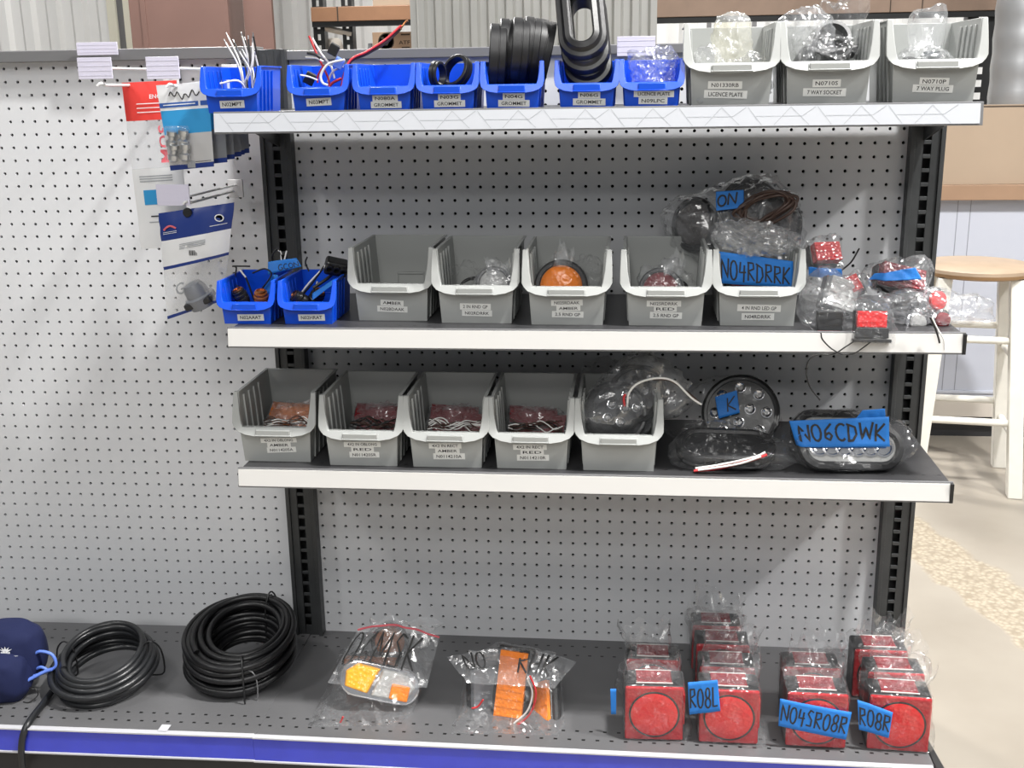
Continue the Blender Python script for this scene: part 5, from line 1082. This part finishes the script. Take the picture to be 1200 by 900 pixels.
# cabinet, board, carton
cab = thing('cabinet', 'long pale grey panelled counter cabinet on a black plinth, behind the stool', 'cabinet', (84, 74.4, 0))
MB().box(-26, 30, 1.5, 24, 0, 3.6).build('plinth', 'kick', cab); MB().box(-26, 30, 0, 24, 3.6, 34.3).build('carcass', 'cabinet', cab, bevel=.05)
MB().box(-26, 30, -.5, .02, 3.5, 6.3).build('base_trim', 'cab_trim', cab, bevel=.05); MB().box(-26, 30, -.25, .02, 6.9, 7.3).build('bead', 'cabinet', cab, bevel=.05)
for x in (-12.6, -10.9, -1.0, 9.5, 20): MB().box(x-.05, x+.05, -.03, .02, 7.3, 34.2).build('panel_seam', 'seam', cab)
tag(MB().box(62, 114, 72.8, 99, 34.35, 36.4).build('counter_board', 'board', bevel=.08), 'brown wooden counter board under the cardboard carton', 'counter')
ct = thing('cardboard_carton', 'large plain tan cardboard carton on the brown counter board', 'carton', (81, 80, 36.42), (0, 0, R(2)))
b_ = MB(); x0, x1, y0, y1, h = -12.9, 13, -6, 9, 10.1
for q in [(x0, x1, y0, y0+.2), (x0, x1, y1-.2, y1), (x0, x0+.2, y0, y1), (x1-.2, x1, y0, y1)]: b_.box(*q, 0, h)
b_.box(x0, x1, y0, y1, 0, .2); b_.build('walls', 'carton', ct, bevel=.04)
MB().prism([(x0, y0, h), (x1, y0, h), (x1, y0+5, h-1.6), (x0, y0+5, h-1.6)], [(x0, y0, h+.18), (x1, y0, h+.18), (x1, y0+5, h-1.42), (x0, y0+5, h-1.42)]).build('shaded_inside', 'dark_brown', ct)  # near-black sheet: shade inside the open carton put into its colour
# steel column and trims
Yc = 150
def bar(name, px0, px1, Y, dep, m, parent=None, z0=0, z1=190, **k):
    a_, c_ = at(px0, 50, Y), at(px1, 50, Y); return MB().box(a_.x, c_.x, Y, Y+dep, z0, z1).build(name, m, parent, **k)
col_ = bar('column', 155, 270, Yc, 1.2, 'column', bevel=.05); tag(col_, kind='structure')
for (p0, p1, Y, dp, m) in ((232, 262, Yc+1.2, 14, 'column'), (288, 321, Yc+4, 1.2, 'column')):
    o = bar('column_flange', p0, p1, Y, dp, m, col_)
bar('column_rib', 168, 174, Yc-.3, .5, 'column', col_)
tag(bar('trim_1', 129, 139, 218, 1.0, 'cream'), kind='structure'); tag(bar('trim_2', 148, 158, 200, 1.0, 'cream'), kind='structure'); tag(bar('trim_3', 139, 149, 222, .8, 'rail'), kind='structure')
# grey corrugated sheet leaning between the racks
a_, c_ = at(482, 50, 118), at(752, 50, 118)
tag(corrugate(a_.x, c_.x, 0, 150, 118, 3.1, .9, .1).build('corrugated_sheet', 'corrugated_grey'), 'grey corrugated steel sheet panel standing behind the top shelf grommets', 'metal sheet')
fx = MB()
# racks
def rack(label, Y, up_px, beam_px, z0, z1, m, cut=None, lower=True):
    xs_ = [(at(p, 50, Y).x, at(q, 50, Y).x) for p, q in up_px]; b0, b1 = at(beam_px[0], 12, Y), at(beam_px[1], 12, Y)
    t = thing('pallet_rack', label, 'rack', ((b0.x+b1.x)/2, Y, 0)); cx_ = (b0.x+b1.x)/2
    for (p, q) in xs_:
        u = MB(); w_ = q-p; z = .5; u.box(p-cx_, p-cx_+w_*.36, 0, .2, 0, 120); u.box(q-cx_-w_*.36, q-cx_, 0, .2, 0, 120); u.box(p-cx_, q-cx_, 0, .2, 0, .5)
        while z < 118: u.box(p-cx_+w_*.36, q-cx_-w_*.36, 0, .2, z+1.3, z+2.4); z += 2.4
        u.box(p-cx_, p-cx_+.2, .2, 3, 0, 120); u.box(q-cx_-.2, q-cx_, .2, 3, 0, 120); u.build('upright', 'rack_black', t)
    MB().box(b0.x-cx_, b1.x-cx_, -2, -.05, z0, z1).build('beam', m, t, bevel=.1); MB().box(b0.x-cx_, b1.x-cx_, -1.6, -.05, z0-1.1, z0).build('beam_step', 'rack_black', t)
    MB().box(b0.x-cx_, b1.x-cx_, -2, -.05, 34, 38).build('beam', m, t, bevel=.1)
    return t, cx_
YA = 170; z0, z1 = at(420, 25, YA).z, at(420, 8, YA).z
ra, cxa = rack('black pallet rack with orange brown beam behind the second blue bin', YA, [(368, 381), (402, 414)], (367, 484), z0, z1, 'beam')
a_ = at(381, 33, YA); c_ = at(412, 40, YA); MB().tube([(a_.x-cxa, .5, a_.z), (c_.x-cxa, .5, c_.z)], .7, 8, 1).build('brace', 'cab_trim', ra)
for s in ((396, 8, 397),):
    q = at(398, 12, YA); MB().box(q.x-cxa-.15, q.x-cxa+.15, -2.05, -1.9, z0, z1).build('beam_joint', 'dark_brown', ra)
q0, q1 = at(437, 58, YA+4), at(484, 37, YA+4); zb = q0.z-6.0
MB().box(at(367, 50, YA).x-cxa, at(484, 50, YA).x-cxa, 0, 14, zb-1, zb).build('shelf_board', 'board', ra)
ab = thing('cardboard_carton', 'printed brown carton marked ATF on the rack behind the second blue bin', 'carton', ((q0.x+q1.x)/2, YA+4, zb)); hw = (q1.x-q0.x)/2; hh = q1.z-zb
MB().box(-hw, hw, 0, 9, 0, hh).build('box', 'carton_brown', ab, bevel=.08)
vis = q1.z-q0.z; zc = hh-vis*.55; X = ty((-hw*.33, -.03, zc), FACE); MB().lathe([(vis*.5, 0), (vis*.5, .03), (vis*.44, .03), (vis*.44, 0)], 36, X).build('round_mark', 'dark_brown', ab)
b_ = MB(); r_ = vis*.44
for s in (-1, 1): b_.add([(-hw*.33+s*r_*.78, -.04, zc+r_*.62), (-hw*.33+s*r_*.36, -.04, zc+r_*.62), (-hw*.33-s*r_*.05, -.04, zc-r_*.25), (-hw*.33+s*r_*.1, -.04, zc-r_*.6)], [(0, 1, 2, 3)])
b_.build('letter_mark', 'dark_brown', ab)
lettering('ATF', ty((hw*.56, -.05, hh-vis*.62)), hw*.55, vis*.22, ab, 'dark_brown'); MB().box(hw*.40, hw*.84, -.05, -.02, hh-vis*.20, hh-vis*.12).box(hw*.42, hw*.82, -.05, -.02, hh-vis*.95, hh-vis*.88).build('print_line', 'dark_brown', ab)
q0, q1 = at(440, 8, YA+1), at(483, -40, YA+1)
tag(MB().box(q0.x, q1.x, YA-1.5, YA+9, z1, q1.z).build('cardboard_carton', 'carton', bevel=.08), 'tan carton on top of the orange brown rack beam at the very top', 'carton')
q0 = at(434, 50, YA+3); tag(MB().lathe([(1.1, 0), (1.2, .3), (1.2, 4.5), (.8, 6.0), (.5, 6.6), (.5, 7.4), (0, 7.5)], 20, ty((at(434, 55, YA+6).x, YA+6, zb))).build('bottle', 'card_grey', smooth=40), 'dark slim bottle left of the carton marked ATF', 'bottle')
q0 = at(388, 52, YA+5); tag(MB().lathe([(0, 0), (2.2, 0), (2.4, 1), (2.2, 7), (1.7, 8.4), (1.2, 8.7), (0, 8.7)], 20, ty((at(391, 55, YA+6).x, YA+6, zb))).build('jug', 'cab_trim', smooth=40), 'pale jug between the black rack uprights', 'jug')
YB = 150; z0, z1 = at(870, 19, YB).z, at(870, -14, YB).z
rb_, cxb = rack('black pallet rack with long brown beam behind the grey top shelf bins', YB, [(752, 768), (1132, 1167)], (749, 1192), z0, z1, 'beam_dim')
for px in (1041, 1078): q = at(px, 5, YB); MB().box(q.x-cxb-.1, q.x-cxb+.1, -2.05, -1.9, z0, z1).build('beam_joint', 'dark_brown', rb_)
for px in (828, 881): bar('rear_post', px, px+5, YB+30, 2, 'rail', rb_).location.x -= cxb*IN
for o in rb_.children:
    if o.name.startswith('rear_post'): o.location.y -= YB*IN
q0, q1 = at(1172, 68, 128), at(1184, 12, 128); tag(MB().box(q0.x, q1.x, 128, 129.5, 0, q1.z).build('timber_plank', 'wood_seat', bevel=.1), 'pale yellow timber plank end beside the galvanised duct', 'plank')
q0 = at(1205, 60, 100); rr = q0.x-at(1173, 60, 100).x
tag(MB().lathe([(rr*(1+.02*math.cos(i*1.6)), i*1.1) for i in range(0, 90)], 40, ty((q0.x, 100+rr, 0))).build('duct_pipe', 'galvanised', smooth=30), 'upright galvanised metal duct at the right edge of the picture', 'duct')
